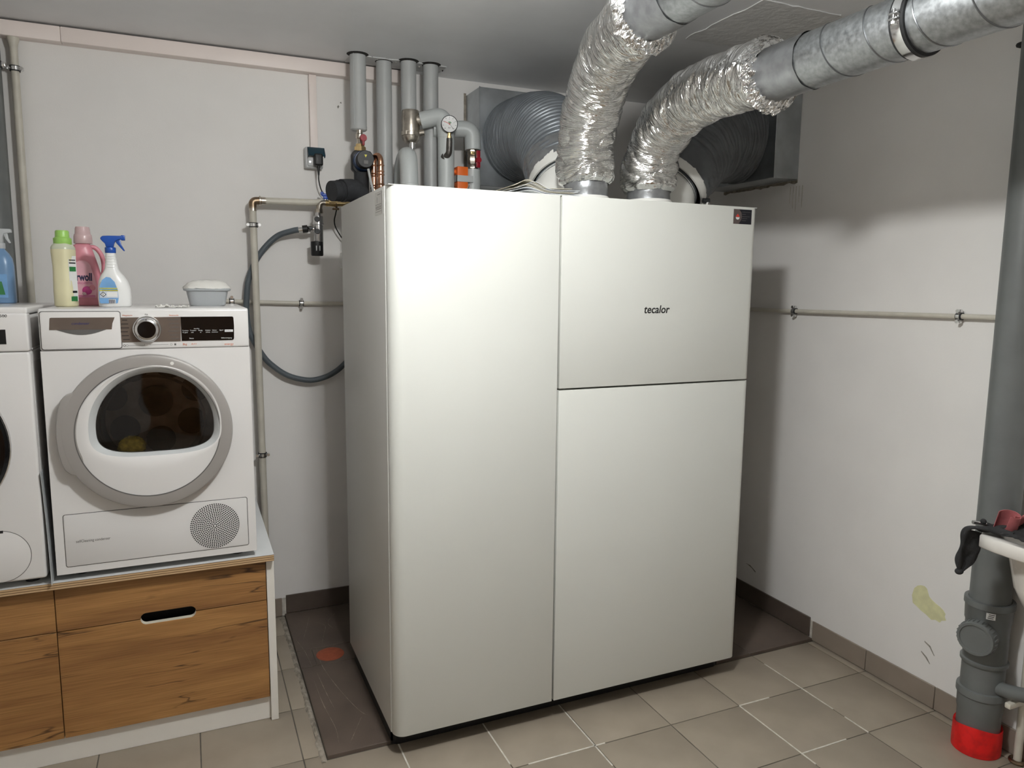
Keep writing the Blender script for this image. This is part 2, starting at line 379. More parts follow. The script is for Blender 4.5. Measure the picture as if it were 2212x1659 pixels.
def copy_tree(o, delta, label=None, parent=None):
    c = o.copy(); C.objects.link(c); ORG[c] = ORG[o]+Vector(delta)
    if parent is None: c.location = Vector(o.location)+Vector(delta)
    else: c.parent = parent
    if label: c['label'] = label
    for ch in list(o.children): copy_tree(ch, delta, None, c)
    return c
_txt = []
def text(s, size, loc, m, parent, face='-y', align='LEFT', shear=0, ext=.0003, name='lettering', width=None, bold=0):
    cu = bpy.data.curves.new(name, 'FONT'); cu.body = s; cu.size = size; cu.align_x = align; cu.shear = shear; cu.extrude = ext; cu.resolution_u = 4; cu.offset = bold
    o = bpy.data.objects.new(name, cu); C.objects.link(o)
    bpy.context.view_layer.update(); dg = bpy.context.evaluated_depsgraph_get()
    me = bpy.data.meshes.new_from_object(o.evaluated_get(dg)); bpy.data.objects.remove(o); bpy.data.curves.remove(cu)
    if width:
        xs = [q.co.x for q in me.vertices]; k = width/(max(xs)-min(xs))
        for q in me.vertices: q.co.x *= k
    R = {'-y': Matrix(((1,0,0),(0,0,-1),(0,1,0))), '-x': Matrix(((0,0,-1),(-1,0,0),(0,1,0))), '+x': Matrix(((0,0,1),(1,0,0),(0,1,0)))}[face] if isinstance(face, str) else face
    for q in me.vertices: q.co = R @ q.co+Vector(loc)-ORG[parent]
    me.materials.clear(); me.materials.append(MT[m])
    ob = bpy.data.objects.new(name, me); C.objects.link(ob); ob.parent = parent; ORG[ob] = ORG[parent]; return ob
def arc(cx_, cy_, r, a0, a1, n=8): return [(cx_+r*math.cos(a0+(a1-a0)*i/n), cy_+r*math.sin(a0+(a1-a0)*i/n)) for i in range(n+1)]
def rrect(x0, x1, z0, z1, r, n=5):
    return arc(x1-r, z1-r, r, 0, PI/2, n)+arc(x0+r, z1-r, r, PI/2, PI, n)+arc(x0+r, z0+r, r, PI, 1.5*PI, n)+arc(x1-r, z0+r, r, 1.5*PI, 2*PI, n)

# ================================================================== the room
XL, XR, YF, YW, ZC = -2.4, 1.97, -3.2, 1.283, 2.57
wall_back = struct('wall_back', G().box(XL-.1, XR+.1, YW, YW+.1, -.1, ZC+.1), 'wall')
wall_right = struct('wall_right', G().box(XR, XR+.1, YF, YW, -.1, ZC+.1), 'wall')
wall_left = struct('wall_left', G().box(XL-.1, XL, YF, YW, -.1, ZC+.1), 'wall')
wall_front = struct('wall_front', G().box(XL-.1, XR+.1, YF-.1, YF, -.1, ZC+.1), 'wall')
ceiling = struct('ceiling', G().box(XL, XR, YF, YW, ZC, ZC+.1), 'ceil')
floor = struct('floor', G().box(XL, XR, YF, YW, -.1, -.003), 'grout')
# floor tiles on a 0.3148 m grid; the dark slab corner is left free
PT, X0, Y0 = .3148, .037, -.186
SX, SY = -.224, .098
def tile_geo(rects):
    g = G()
    for a, b, c, d in rects:
        i = .0018
        g.add([(a,c,-.02),(b,c,-.02),(b,d,-.02),(a,d,-.02),(a,c,-.0012),(b,c,-.0012),(b,d,-.0012),(a,d,-.0012),(a+i,c+i,0),(b-i,c+i,0),(b-i,d-i,0),(a+i,d-i,0)],
              [(0,1,5,4),(1,2,6,5),(2,3,7,6),(3,0,4,7),(4,5,9,8),(5,6,10,9),(6,7,11,10),(7,4,8,11),(8,9,10,11)])
    return g
full = None; gp = .0022
rnd = random.Random(3)
for i in range(-8, 7):
    for j in range(-10, 5):
        x0, x1 = max(XL, X0+i*PT)+gp, min(XR-.004, X0+(i+1)*PT)-gp; y0, y1 = max(YF, Y0+j*PT)+gp, min(YW-.004, Y0+(j+1)*PT)-gp
        if x1-x0 < .015 or y1-y0 < .015: continue
        ins = x1 > SX and y1 > SY
        if not ins and abs(x1-x0-PT+2*gp) < 1e-4 and abs(y1-y0-PT+2*gp) < 1e-4:
            if full is None:
                h = PT/2-gp; full = _mesh(tile_geo([(-h,h,-h,h)]), 'floor_tile', 'tile', Vector((0,0,0)), 0, 1, 50)
            o = bpy.data.objects.new('floor_tile', full); C.objects.link(o); o.parent = floor; o.location = ((x0+x1)/2, (y0+y1)/2, rnd.uniform(-.0008, 0)); ORG[o] = Vector((0,0,0)); continue
        rc = []
        if not ins: rc = [(x0,x1,y0,y1)]
        else:
            if x0 < SX-.01: rc.append((x0, SX, y0, y1))
            if y0 < SY-.01:
                if x0 < SX-.01: rc.append((SX, x1, y0, SY-.003))
                else: rc.append((x0, x1, y0, SY-.003))
        if rc: part('floor_tile', tile_geo(rc), 'tile', floor, sharp=50)
# pale grout and ragged mortar beside the dark slab
for a, b in [((.037,.09),(.037,-.3)), ((.351,.09),(.351,-.16)), ((.662,.09),(.662,-.30)), ((1.611,.02),(1.611,-.34)), ((1.296,-.19),(1.296,-.56)), ((1.30,-.186),(1.44,-.186)), ((.41,-.186),(.7,-.186)), ((1.611,-.40),(1.611,-.5)),((1.30,-.5008),(1.5,-.5008))]:
    q = .0026
    g = G().box(min(a[0],b[0])-q, max(a[0],b[0])+q, min(a[1],b[1])-q, max(a[1],b[1])+q, -.006, .0003)
    part('grout_line', g, 'grout_white', floor)
g = G()
n = 60; top = []; bot = []
for k in range(n+1):
    y = .085+(YW-.012-.085)*k/n
    w1 = SX-.004+.012*noise.noise((y*22, .3, 0)); w2 = -.206
    top.append((w1, y)); bot.append((w2, y))
def mort(u, v):
    k = int(round(u*n)); a = top[k]; b = bot[k]
    x = a[0]+(b[0]-a[0])*v
    return (x, a[1], -.002+.010*math.sin(PI*v)*(.6+.8*noise.noise((a[1]*30, v*3, 1.7))))
g.grid(mort, n, 5)
part('mortar_strip', g, 'mortar', floor)
dark = [( -.203,.397,.100,.716),(.401,.997,.100,.716),(1.001,1.597,.100,.716),(1.601,1.958,.100,.716),
        (-.203,-.142,.720,.866),(-.139,.02,.720,.866),(.023,.397,.720,.866),(.401,.997,.720,.866),(1.001,1.958,.720,.866),
        (-.203,.397,.870,1.272),(.401,.997,.870,1.272),(1.001,1.597,.870,1.272),(1.601,1.958,.870,1.272)]
for a, b, c, d in dark:
    part('dark_floor_tile', G().box(a, b, c, d, -.003, .012), 'tile_dark', floor, bevel=.0012, bseg=1)
part('slab_bed', G().box(-.2035, 1.9585, .1005, 1.2725, -.003, .0095), 'grout', floor)
disc = part('drain_cover', G().lathe([(.0,.0117),(.058,.0117),(.058,.0128),(.054,.0134),(0,.0134)], (-.073,.793,0), seg=36, cap=False), 'red_disc', floor)
for pts in [[(-.12,1.15),(-.05,1.08),(-.07,.98),(-.09,.9)], [(-.1,1.2),(-.13,1.08),(-.16,.97)], [(-.12,.88),(-.12,.7),(-.09,.5),(-.05,.33),(-.02,.27)], [(-.15,.66),(-.14,.48),(-.13,.36)], [(-.05,.28),(-.1,.18),(-.12,.14)], [(-.17,.6),(-.165,.42),(-.15,.25),(-.155,.16)], [(.02,1.19),(-.03,1.1),(-.02,1.03)], [(-.19,.98),(-.17,.86),(-.16,.72)]]:
    sp = spline([(x, y, 0) for x, y in pts], 8); g = G()
    fr = frames(sp); v = []
    for i, (p_, (T, u, b_)) in enumerate(zip(sp, fr)):
        wd = .0011*(.15+abs(noise.noise(p_*45))*2.2)*math.sin(PI*(i+.5)/len(sp))**.5
        s_ = Vector((-T.y, T.x, 0)); v += [p_+s_*wd+Vector((0,0,.0124)), p_-s_*wd+Vector((0,0,.0124))]
    g.add(v, [(2*i, 2*i+1, 2*i+3, 2*i+2) for i in range(len(sp)-1)]); part('plaster_streak', g, 'streak', floor)
# skirting tiles
bb = struct('baseboard_back', G().box(XL, XR, YW-.003, YW-.0005, 0, .088), 'grout_white')
br = struct('baseboard_right', G().box(XR-.003, XR-.0005, YF, YW, 0, .088), 'grout_white')
def skirt(parent, x0, x1, y0, y1, z0, m): part('skirting_tile', G().box(x0, x1, y0, y1, z0, z0+.089), m, parent, bevel=.0015, bseg=1)
x = -.213
while x > XL+.02:
    skirt(bb, max(XL, x-.311), x-.002, YW-.011, YW-.003, .002, 'skirt'); x -= .311
for a, b in [(-.196,.40),(.403,1.0),(1.003,1.6),(1.603,1.955)]: skirt(bb, a, b, YW-.011, YW-.003, .0125, 'skirt_dark')
for a, b in [(.122,.70),(.703,1.268)]: skirt(br, XR-.011, XR-.003, a, b, .0125, 'skirt_dark')
y = .106
while y > YF+.02:
    e = max(YF, (-.184 if y > 0 else y-.311)); skirt(br, XR-.011, XR-.003, e+.0015, y-.0015, .002, 'skirt'); y = e
# marks on the right wall
part('paint_stain', G().prism([(-.362,.402),(-.369,.433),(-.382,.448),(-.396,.455),(-.412,.457),(-.422,.450),(-.428,.436),(-.433,.424),(-.447,.415),(-.462,.408),(-.478,.403),(-.493,.395),(-.503,.384),(-.501,.373),(-.507,.360),(-.490,.352),(-.484,.342),(-.465,.345),(-.45,.338),(-.425,.350),(-.405,.356),(-.385,.366),(-.368,.373)], 'yz', XR-.0006, XR+.001), 'stain', wall_right)
for pl in [[(-.43,.245),(-.455,.235),(-.475,.205),(-.473,.203),(-.452,.229),(-.43,.24)], [(-.42,.20),(-.445,.185),(-.46,.165),(-.458,.163),(-.44,.18),(-.42,.195)], [(.56,.20),(.52,.19),(.49,.175),(.49,.182),(.53,.2)]]:
    part('scuff_mark', G().prism(pl, 'yz', XR-.0005, XR+.001), 'scuff', wall_right)
part('wall_dent', G().prism([(.098,2.385),(.104,2.392),(.108,2.386),(.102,2.376)], 'xz', YW-.0006, YW+.001).prism([(.110,2.402),(.116,2.408),(.119,2.400)], 'xz', YW-.0006, YW+.001), 'scuff', wall_back)
# rough plaster patches and chipped slot in the ceiling
def blob(x0, x1, y0, y1, nse, n=14):
    P = []
    for (a, b), (c, d) in zip([(x0,y0),(x1,y0),(x1,y1),(x0,y1)], [(x1,y0),(x1,y1),(x0,y1),(x0,y0)]):
        for k in range(n):
            t = k/n; px, py = a+(c-a)*t, b+(d-b)*t; s_ = noise.noise((px*25, py*25, nse)); P.append((px+s_*.012, py+s_*.012))
    return P
part('plaster_patch', G().prism(blob(1.30, 1.66, -.12, .32, 4.1), 'xy', ZC-.003, ZC+.002), 'patch', ceiling)
part('plaster_patch', G().prism(blob(.12, .56, 1.10, 1.222, 9.3), 'xy', ZC-.004, ZC+.002), 'patch', ceiling)
for k in range(16):
    x = .13+.028*k+rnd.uniform(-.006,.006); y = 1.095+.06*k/15+rnd.uniform(-.008,.008); s_ = rnd.uniform(.006,.015)
    part('plaster_chip', G().add([(x,y,ZC+.001),(x+s_*1.6,y+.004,ZC+.001),(x+s_*.7,y+s_,ZC+.001),(x+s_*.8,y+s_*.35,ZC-s_*.7)], [(0,1,3),(1,2,3),(2,0,3),(0,2,1)]), 'grout_white' if k % 3 else 'gap_shade', ceiling, sharp=10)  # every third chip painted dark, like shade in the cut edge
# an internal door behind the camera, seen mirrored in the dryer glass
door = struct('door_1', G().box(-.95, -.10, YF+.001, YF+.045, 0, 2.0), 'wood', bevel=.003)
part('door_frame', G().box(-1.03, -.95, YF+.001, YF+.06, 0, 2.08).box(-.10, -.02, YF+.001, YF+.06, 0, 2.08).box(-.95, -.10, YF+.001, YF+.06, 2.0, 2.08), 'wood', door, bevel=.003)
part('door_handle', G().cyl((-.17, YF+.045, 1.05), (-.17, YF+.09, 1.05), .009).tube(fillet([(-.17, YF+.09, 1.05), (-.17, YF+.095, 1.05), (-.29, YF+.095, 1.05)], .01), .009), 'steel', door)

# ================================================================== lamps
def lamp(name, label, d, m):
    x, y, z = d['loc']; t = thing(name, label, 'lamp', (x, y, ZC))
    part('ceiling_rose', G().lathe([(.0,0),(.055,0),(.055,-.012),(.03,-.022),(0,-.022)], (x,y,ZC), seg=28, cap=False), 'white_pl', t)
    part('stem', G().cyl((x,y,ZC-.02), (x,y,z+d['h']*.8), .03), 'white_pl', t)
    part('globe', G().ball((x,y,z), d['r'], 32, 16, (1,1,d['h']/d['r'])), m, t)
lamp('ceiling_lamp', 'white globe ceiling lamp above the middle of the room', LAMP_A, 'lampA')

# ================================================================== heat pump
HB, HT, HW = .080, 1.882, 1.43
hp = thing('heat_pump', 'tall white three-door heat pump cabinet standing on the dark tiles', 'heat pump', (.715, .37, .012))
part('body', G().box(0, HW, .0425, .728, HB, HT), 'hp_side', hp, bevel=.002, bseg=2)
part('plinth', G().prism([(.012,.0975),(.012,.10)][:1]+arc(.042,.118,.030,PI+.75,1.5*PI,6)+arc(1.388,.118,.030,1.5*PI,2*PI-.75,6)+[(1.418,.0975)], 'xy', .0003, HB).box(.012, 1.418, .0975, .70, .0125, HB), 'black', hp)
for fx in (.07, 1.36):
    for fy in (.16, .66): part('foot', G().lathe([(.0,.0121),(.024,.0121),(.024,.02),(.012,.026),(.012,.085)], (fx if fx < 1 else fx, fy, 0), seg=16), 'rubber', hp)
ld = [(.003,.0415)]+arc(.041,.038,.038,PI,1.5*PI,10)+[(.5865,0),(.5865,.0415)]
part('door', G().prism(ld, 'xy', HB, HT), 'hp', hp, bevel=.0012, bseg=2, sharp=50)
rd = [(.5945,.0415),(.5945,0)]+arc(1.402,.028,.028,1.5*PI,2*PI,10)+[(1.43,.0415)]
part('door', G().prism(rd, 'xy', HB, 1.2245), 'hp', hp, bevel=.0012, bseg=2, sharp=50)
ud = part('door', G().prism(rd, 'xy', 1.2312, HT), 'hp', hp, bevel=.0012, bseg=2, sharp=50)
text('tecalor', .040, (.930, -.0002, 1.4895), 'text_black', ud, shear=.16, width=.110, name='brand_lettering', bold=.0006)
st = part('sticker', G().box(1.313, 1.398, -.0006, .0004, 1.820, 1.874), 'sticker_dark', ud)
part('sticker_field', G().prism([(1.313,1.820),(1.337,1.820),(1.349,1.835),(1.352,1.848),(1.349,1.862),(1.337,1.874),(1.313,1.874)], 'xz', -.0009, -.0005), 'sticker_brown', st)
part('emblem', G().prism([(1.322,1.846),(1.332,1.857),(1.342,1.846)], 'xz', -.0013, -.0008), 'gauge_red', st)
part('emblem', G().prism(arc(1.332,1.8445,.009,PI,2*PI,10), 'xz', -.0013, -.0008), 'text_white', st)
for k, (x1, z) in enumerate([(1.392,1.8645),(1.370,1.856),(1.389,1.848),(1.377,1.841),(1.372,1.833)]):
    part('printed_line', G().box(1.353, x1, -.0011, -.0005, z-.0007, z+.0007), 'text_grey', st)
pl_ = part('rating_plate', G().box(-.0006, .0004, .058, .158, 1.800, 1.872), 'white_pl', hp)
for (y0, y1, z0, z1) in [(.066,.068,1.803,1.868),(.075,.15,1.832,1.833),(.075,.15,1.826,1.827),(.075,.15,1.810,1.811),(.085,.125,1.862,1.8635),(.078,.10,1.822,1.8235),(.105,.148,1.822,1.8235),(.078,.145,1.817,1.8185),(.130,.132,1.838,1.856)]:
    part('printed_line', G().box(-.001, -.0005, y0, y1, z0, z1), 'text_grey', pl_)
part('top_panel', G().box(.004, 1.426, .004, .724, HT, HT+.002), 'hp', hp)
# ports on the cabinet's top
NECK = [(.80,.212),(1.065,.195)]
for x, y in NECK: part('duct_port', G().lathe([(.0,0),(.090,0),(.090,.018),(.084,.026),(.0,.026)], (x,y,HT+.002), seg=40), 'white_pl', hp)
part('control_box', G().rbox(.905,.985,.40,.52,HT+.002,HT+.085,.004), 'black', hp)

# ================================================================== foil ducts and galvanised pipes
def foil_sleeve(path, R0_, R1_, seed, seg=200):
    path = [Vector(p) for p in path]; n = len(path); L = [0]
    for a, b in zip(path, path[1:]): L.append(L[-1]+(b-a).length)
    tot = L[-1]
    def rad(t, a):
        i = min(n-1, int(round(t*(n-1)))); s_ = L[i]
        cx_, cy_ = math.cos(a), math.sin(a)
        tw = s_+.030*math.sin(a+seed)+.014*math.sin(2*a+seed)
        n1 = noise.noise((cx_*.9+seed, cy_*.9, tw*17)); n2 = noise.noise((cx_*1.3, cy_*1.3+seed, tw*42)); n3 = noise.noise((cx_*1.6, cy_*1.6-seed, s_*9)); n4 = noise.noise((cx_*2.2+seed, cy_*2.2, tw*95))
        d = -.010*(1-abs(n1))**5 + .0045*n2 + .007*n3 + .0016*n4
        e = min(s_, tot-s_)
        pinch = -.022*math.exp(-e/.010)+.006*noise.noise((cx_*5+seed, cy_*5, s_*40))*math.exp(-e/.03)
        return R0_+(R1_-R0_)*t+d+.004+pinch
    return G().tube(path, rad, seg, cap=False)
def resample(P, step):
    P = [Vector(p) for p in P]; out = [P[0]]; acc = 0
    for a, b in zip(P, P[1:]):
        l = (b-a).length
        while acc+step <= l+1e-9: acc += step; out.append(a.lerp(b, acc/l))
        acc -= l
    if (out[-1]-P[-1]).length > step*.3: out.append(P[-1])
    return out
PXL, PZL, PRL = .68, 2.367, .079
PXR, PZR, PRR = 1.026, 2.200, .0735
YL, YR_, YCL = -.345, -.485, -.955
pL = spline([(.80,.212,1.952),(.80,.220,2.05),(.793,.175,2.20),(.768,.045,2.318),(.728,-.135,2.365),(.68,-.345,2.367)], 40)
pR = spline([(1.065,.195,1.938),(1.067,.198,2.03),(1.068,.130,2.145),(1.055,-.05,2.220),(1.040,-.27,2.225),(1.026,-.485,2.204)], 40)
for nm, lab, path, neck, px, pz, r, sd, ye in [
        ('foil_duct', 'crinkled silver foil duct rising almost straight from the cabinet, nearer the pipes on the left', pL, NECK[0], PXL, PZL, PRL, 1.3, YL),
        ('foil_duct', 'crinkled silver foil duct bending over to the right towards the long galvanised pipe', pR, NECK[1], PXR, PZR, PRR, 6.7, YR_)]:
    t = thing(nm, lab, 'duct', (neck[0], neck[1], HT+.028), 'foil ducts on the heat pump')
    tube_uv(part('sleeve', foil_sleeve(resample(path, .003), .104, .104 if sd < 2 else .094, sd), 'foil', t, sharp=70), 200, .003)
    part('neck', G().lathe([(.0805,HT+.010),(.082,HT+.03),(.081,HT+.05),(.0825,HT+.055),(.081,HT+.062),(.0815,HT+.115)], (neck[0],neck[1],0), seg=48, cap=False), 'tape', t)
    ga = G(); ga.tube([(px, ye+.06, pz), (px, ye-.01, pz), (px, ye-.10, pz), (px, ye-.15, pz)], lambda tt, a: r+.003+.0012*math.sin(a*9+tt*30), 48, cap=False)
    part('tape_band', ga, 'tape', t)
    # crumpled collar at the open end
    col = G(); nn = 120
    def cuff(u, v):
        a = 2*PI*u; q = noise.noise((math.cos(a)*4+sd, math.sin(a)*4, v*2)); q2 = noise.noise((math.cos(a)*9, math.sin(a)*9+sd, v*5))
        rr = r+.004+.034*(1-v)+.009*q+.006*q2; yy = ye+.012-.014*v+.014*q2+.010*q
        return (px+math.cos(a)*rr, yy, pz+math.sin(a)*rr)
    col.grid(cuff, nn, 8); co_ = part('crumpled_edge', col, 'foil', t, sharp=60)
    uvl = co_.data.uv_layers.new(name='tube')
    for lp in co_.data.loops: q = co_.data.vertices[lp.vertex_index].co; uvl.data[lp.index].uv = (q.x*2+q.z, q.z*1.5+q.y*2)
def galv(lab, px, pz, r, y1):
    t = thing('galvanised_pipe', lab, 'pipe', (px, (YF+y1)/2, pz-r), 'galvanised air pipes under the ceiling')
    part('tube', G().tube([(px, y1, pz), (px, YF+.002, pz)], r, 64, cap=False), 'galv', t)
    hp_ = []; pitch = .132; n = int((y1-YF)/pitch*48)
    for k in range(n+1):
        a = 2*PI*k/48; y = y1-.12-pitch*k/48
        if y < YF+.01: break
        hp_.append((px+math.cos(a+.6)*r, y, pz+math.sin(a+.6)*r))
    part('lock_seam', G().tube(hp_, .0022, 6), 'seam', t); return t
galv('short visible stretch of galvanised spiral pipe leaving the frame at the top edge', PXL, PZL, PRL, YL+.06)
galv('long galvanised spiral pipe running along the right wall to the top right corner', PXR, PZR, PRR, YR_+.06)
# clamp of the right pipe
t = thing('pipe_clamp', 'large steel clamp with black rubber around the long galvanised pipe', 'clamp', (PXR, YCL, ZC))
part('rubber_lining', G().lathe([(PRR,-.019),(PRR+.007,-.019),(PRR+.007,.019),(PRR,.019),(PRR,-.019)], (PXR,YCL,PZR), (0,1,0), 56, cap=False), 'rubber', t)
part('band', G().lathe([(PRR+.006,-.012),(PRR+.0095,-.012),(PRR+.0085,0),(PRR+.0095,.012),(PRR+.006,.012)], (PXR,YCL,PZR), (0,1,0), 56, cap=False), 'chrome', t)
for s_ in (-1, 1):
    part('lug', G().rbox(PXR+s_*(PRR+.006)-.012, PXR+s_*(PRR+.006)+.012, YCL-.012, YCL+.012, PZR+.004, PZR+.008, .001).rbox(PXR+s_*(PRR+.006)-.012, PXR+s_*(PRR+.006)+.012, YCL-.012, YCL+.012, PZR-.008, PZR-.004, .001), 'steel', t)
    part('screw', G().cyl((PXR+s_*(PRR+.012), YCL, PZR-.016), (PXR+s_*(PRR+.012), YCL, PZR+.016), .004, seg=12).cyl((PXR+s_*(PRR+.012), YCL, PZR-.018), (PXR+s_*(PRR+.012), YCL, PZR-.012), .008, seg=6), 'chrome', t)
part('threaded_rod', G().cyl((PXR,YCL,PZR+PRR+.008), (PXR,YCL,ZC), .005, seg=12), 'steel', t)
t = thing('pipe_clamp', 'small dark clamp high on the right wall at the frame edge', 'clamp', (XR, -.612, 2.365))
part('band', G().ring((1.94,-.615,2.368), (0,0,1), .020, .006, 24, 8), 'rubber', t)
part('stud', G().cyl((1.955,-.612,2.368), (XR,-.612,2.368), .005, seg=10), 'steel', t)

# ================================================================== wall boxes and corrugated ducts
def sheet_box(lab, x0, x1, y0, y1, z0, z1, base, rims):
    t = thing('sheet_metal_box', lab, 'duct box', base, 'duct boxes on the walls')
    part('casing', G().box(x0, x1, y0, y1, z0, z1), 'sheet', t, bevel=.0015, bseg=1)
    for r_ in rims: part('folded_edge', G().rbox(*r_, .001, 1), 'sheet', t)
    return t
sheet_box('bare sheet metal duct box on the back wall behind the grey pipes', .722, 1.145, 1.10, YW-.001, 2.052, 2.500, (.93, YW, 2.052),
          [(.720,.725,1.097,1.101,2.05,2.502)])
sheet_box('shadowed sheet metal duct box on the right wall, under the long galvanised pipe', 1.83, XR-.001, .36, .86, 2.068, 2.50, (XR, .6, 2.068),
          [(1.826,1.831,.357,.361,2.066,2.502)])
part('mortar_seam', G().grid(lambda u, v: (.722-.012*v, YW-.002-.004*abs(noise.noise((u*20,v*3,2))), 2.05+.46*u), 30, 3), 'mortar', wall_back)
part('mortar_seam', G().grid(lambda u, v: (XR-.002-.003*abs(noise.noise((u*20,v*3,5))), .36+.5*u, 2.066-.012*v*(1+noise.noise((u*14,2,3)))), 30, 3), 'mortar', wall_right)
for k in range(5):
    part('plaster_run', G().prism([(.40-.018*k,2.04),(.404-.018*k,2.04),(.403-.018*k,1.97-.02*(k%3)),(.401-.018*k,1.96-.02*(k%3))], 'yz', XR-.001, XR+.001), 'grout_white', wall_right)
def corr(path, R0, R1, pitch, amp, mat_, parent, seg=72, soft=0, seed=0, keep=1):
    P = resample(path, pitch/8); n = len(P)
    def rad(t, a):
        i = t*(n-1); R = R0+(R1-R0)*t
        ph = 1-2*(1-abs(math.sin(PI*i/8)))**2
        wv = soft*noise.noise((math.cos(a)*2+seed, math.sin(a)*2, t*26)) + soft*.6*noise.noise((math.cos(a)*5, math.sin(a)*5+seed, t*60))
        return R+amp*ph+wv
    return part('hose', G().tube(P, rad, seg, cap=False), mat_, parent, sharp=60)
# left: back wall box down to the cabinet
cL, dL = Vector((.875,.500,2.020)), Vector((.10,.62,.78)).normalized()
t = thing('corrugated_duct', 'fat grey ribbed duct curving from the back wall box, half behind the straight foil duct', 'duct', (.84,.47,HT+.002), 'ribbed ducts behind the foil ducts')
pa = bez((.932,1.10,2.272), (.932,.84,2.272), cL+dL*.30, cL+dL*.03, 60)
corr(pa, .190, .160, .0200, .0065, 'duct_grey', t, soft=.002, seed=2)
part('wrapped_end', G().tube([cL+dL*.085, cL+dL*.06, cL+dL*.03, cL-dL*.005], lambda tt, a: .170-.008*tt+.004*math.sin(a*23)*noise.noise((a*2,tt*3,1))+.007*noise.noise((a*3,tt*4,8)), 90, cap=False), 'tape', t, sharp=60)
part('collar_ring', G().tube([cL+dL*.012, cL-dL*.045], .162, 64, cap=False).tube([cL-dL*.045, cL+dL*.012], .157, 64, cap=False), 'white_pl', t)
part('inner_hose', G().tube(resample([cL-dL*.03, cL-dL*.052], .003), lambda tt, a: .142+.003*math.sin(tt*20), 56, cap=False), 'duct_grey', t)
part('adapter', G().tube([(.84,.47,HT+.002), (.84,.47,HT+.02), cL-dL*.08, cL-dL*.04], lambda tt, a: .155-.013*tt, 56, cap=False), 'white_pl', t)
# right: right wall box down to the cabinet
cR, dR = Vector((1.312,.405,2.022)), Vector((.66,.16,.73)).normalized()
t = thing('corrugated_duct', 'fat dark ribbed duct curving from the right wall box, under the bent foil duct', 'duct', (1.245,.385,HT+.002), 'ribbed ducts behind the foil ducts')
pa = bez((1.83,.605,2.272), (1.62,.605,2.272), cR+dR*.22, cR+dR*.02, 60)
corr(pa, .200, .165, .030, .0035, 'duct_dark', t, soft=.007, seed=5)
part('wrapped_end', G().tube([cR+dR*.08, cR+dR*.05, cR+dR*.02, cR-dR*.005], lambda tt, a: .174-.008*tt+.007*noise.noise((a*3,tt*4,3)), 90, cap=False), 'duct_dark', t, sharp=60)
part('collar_ring', G().tube([cR+dR*.012, cR-dR*.045], .166, 64, cap=False).tube([cR-dR*.045, cR+dR*.012], .160, 64, cap=False), 'white_pl', t)
part('inner_hose', G().tube(resample([cR-dR*.03, cR-dR*.055], .003), lambda tt, a: .138+.003*math.sin(tt*40), 56, cap=False), 'duct_dark', t)
part('adapter', G().tube([(1.245,.385,HT+.002), (1.245,.385,HT+.02), cR-dR*.08, cR-dR*.04], lambda tt, a: .148-.010*tt, 56, cap=False), 'white_pl', t)
t = thing('hose_nozzle', 'short chrome nozzle on the cabinet top beside the white right collar', 'fitting', (1.41,.26,HT+.002))
part('stem', G().cyl((1.395,.26,HT+.002), (1.395,.26,HT+.05), .008, seg=14), 'chrome', t)
part('cap', G().cyl((1.375,.265,HT+.052), (1.402,.258,HT+.052), .010, seg=14), 'rubber', t)

# ================================================================== grey heating pipes by the back wall
def collar(x, y, t): part('ceiling_gap', G().lathe([(.034,ZC-.006),(.043,ZC-.002),(.049,ZC+.001)], (x,y,0), seg=24, cap=False), 'gap_shade', t)  # dark-painted collar stands in for the shaded gap around the pipe
R4 = .0345
t = thing('insulated_pipe', 'cut-off grey wrapped pipe ending above the small circulation pump', 'pipe', (.156,1.10,2.25), 'grey pipes from the ceiling')
part('jacket', G().lathe([(.0,2.252),(.030,2.250),(R4+.001,2.255),(R4+.001,2.268),(R4,2.270),(R4,2.40),(R4,ZC)], (.156,1.10,0), seg=32, cap=False), 'pipe_grey', t); collar(.156,1.10,t)
part('jacket_seam', G().box(.131,.1325,1.072,1.076,2.27,ZC), 'pipe_grey2', t)
t = thing('insulated_pipe', 'straight grey wrapped pipe, second from the left under the ceiling', 'pipe', (.282,1.146,.9), 'grey pipes from the ceiling')
part('jacket', G().cyl((.282,1.146,.02), (.282,1.146,ZC), R4, seg=32), 'pipe_grey', t); collar(.282,1.146,t)
t = thing('insulated_pipe', 'grey wrapped pipe coming down onto the metal dirt separator', 'pipe', (.382,1.10,2.36), 'grey pipes from the ceiling')
part('jacket', G().cyl((.382,1.10,2.345), (.382,1.10,ZC), R4, seg=32), 'pipe_grey', t); collar(.382,1.10,t)
t = thing('insulated_pipe', 'rightmost grey wrapped ceiling pipe, partly behind the pressure gauge', 'pipe', (.488,1.109,.9), 'grey pipes from the ceiling')
part('jacket', G().cyl((.488,1.109,.02), (.488,1.109,ZC), R4, seg=32), 'pipe_grey', t); collar(.488,1.109,t)
# dirt separator
t = thing('dirt_separator', 'brushed nickel dirt separator pot with a drain nozzle', 'separator', (.386,1.085,2.16))
part('pot', G().lathe([(.0,2.355),(.037,2.355),(.0405,2.345),(.0405,2.262),(.043,2.260),(.043,2.245),(.040,2.243),(.036,2.226),(.024,2.214),(.0,2.212)], (.386,1.085,0), seg=36, cap=False), 'nickel', t)
part('hex_nut', G().lathe([(.0,2.262),(.0445,2.262),(.0445,2.247),(.0,2.247)], (.386,1.085,0), seg=8, cap=False), 'nickel', t)
part('side_port', G().cyl((.40,1.075,2.315), (.436,1.06,2.315), .024, seg=24).cyl((.40,1.078,2.255), (.442,1.06,2.262), .014, seg=18), 'nickel', t)
part('drain_nozzle', G().lathe([(.013,2.214),(.013,2.198),(.015,2.198),(.015,2.190),(.0085,2.188),(.0085,2.165),(.004,2.162)], (.388,1.07,0), seg=18), 'chrome', t)
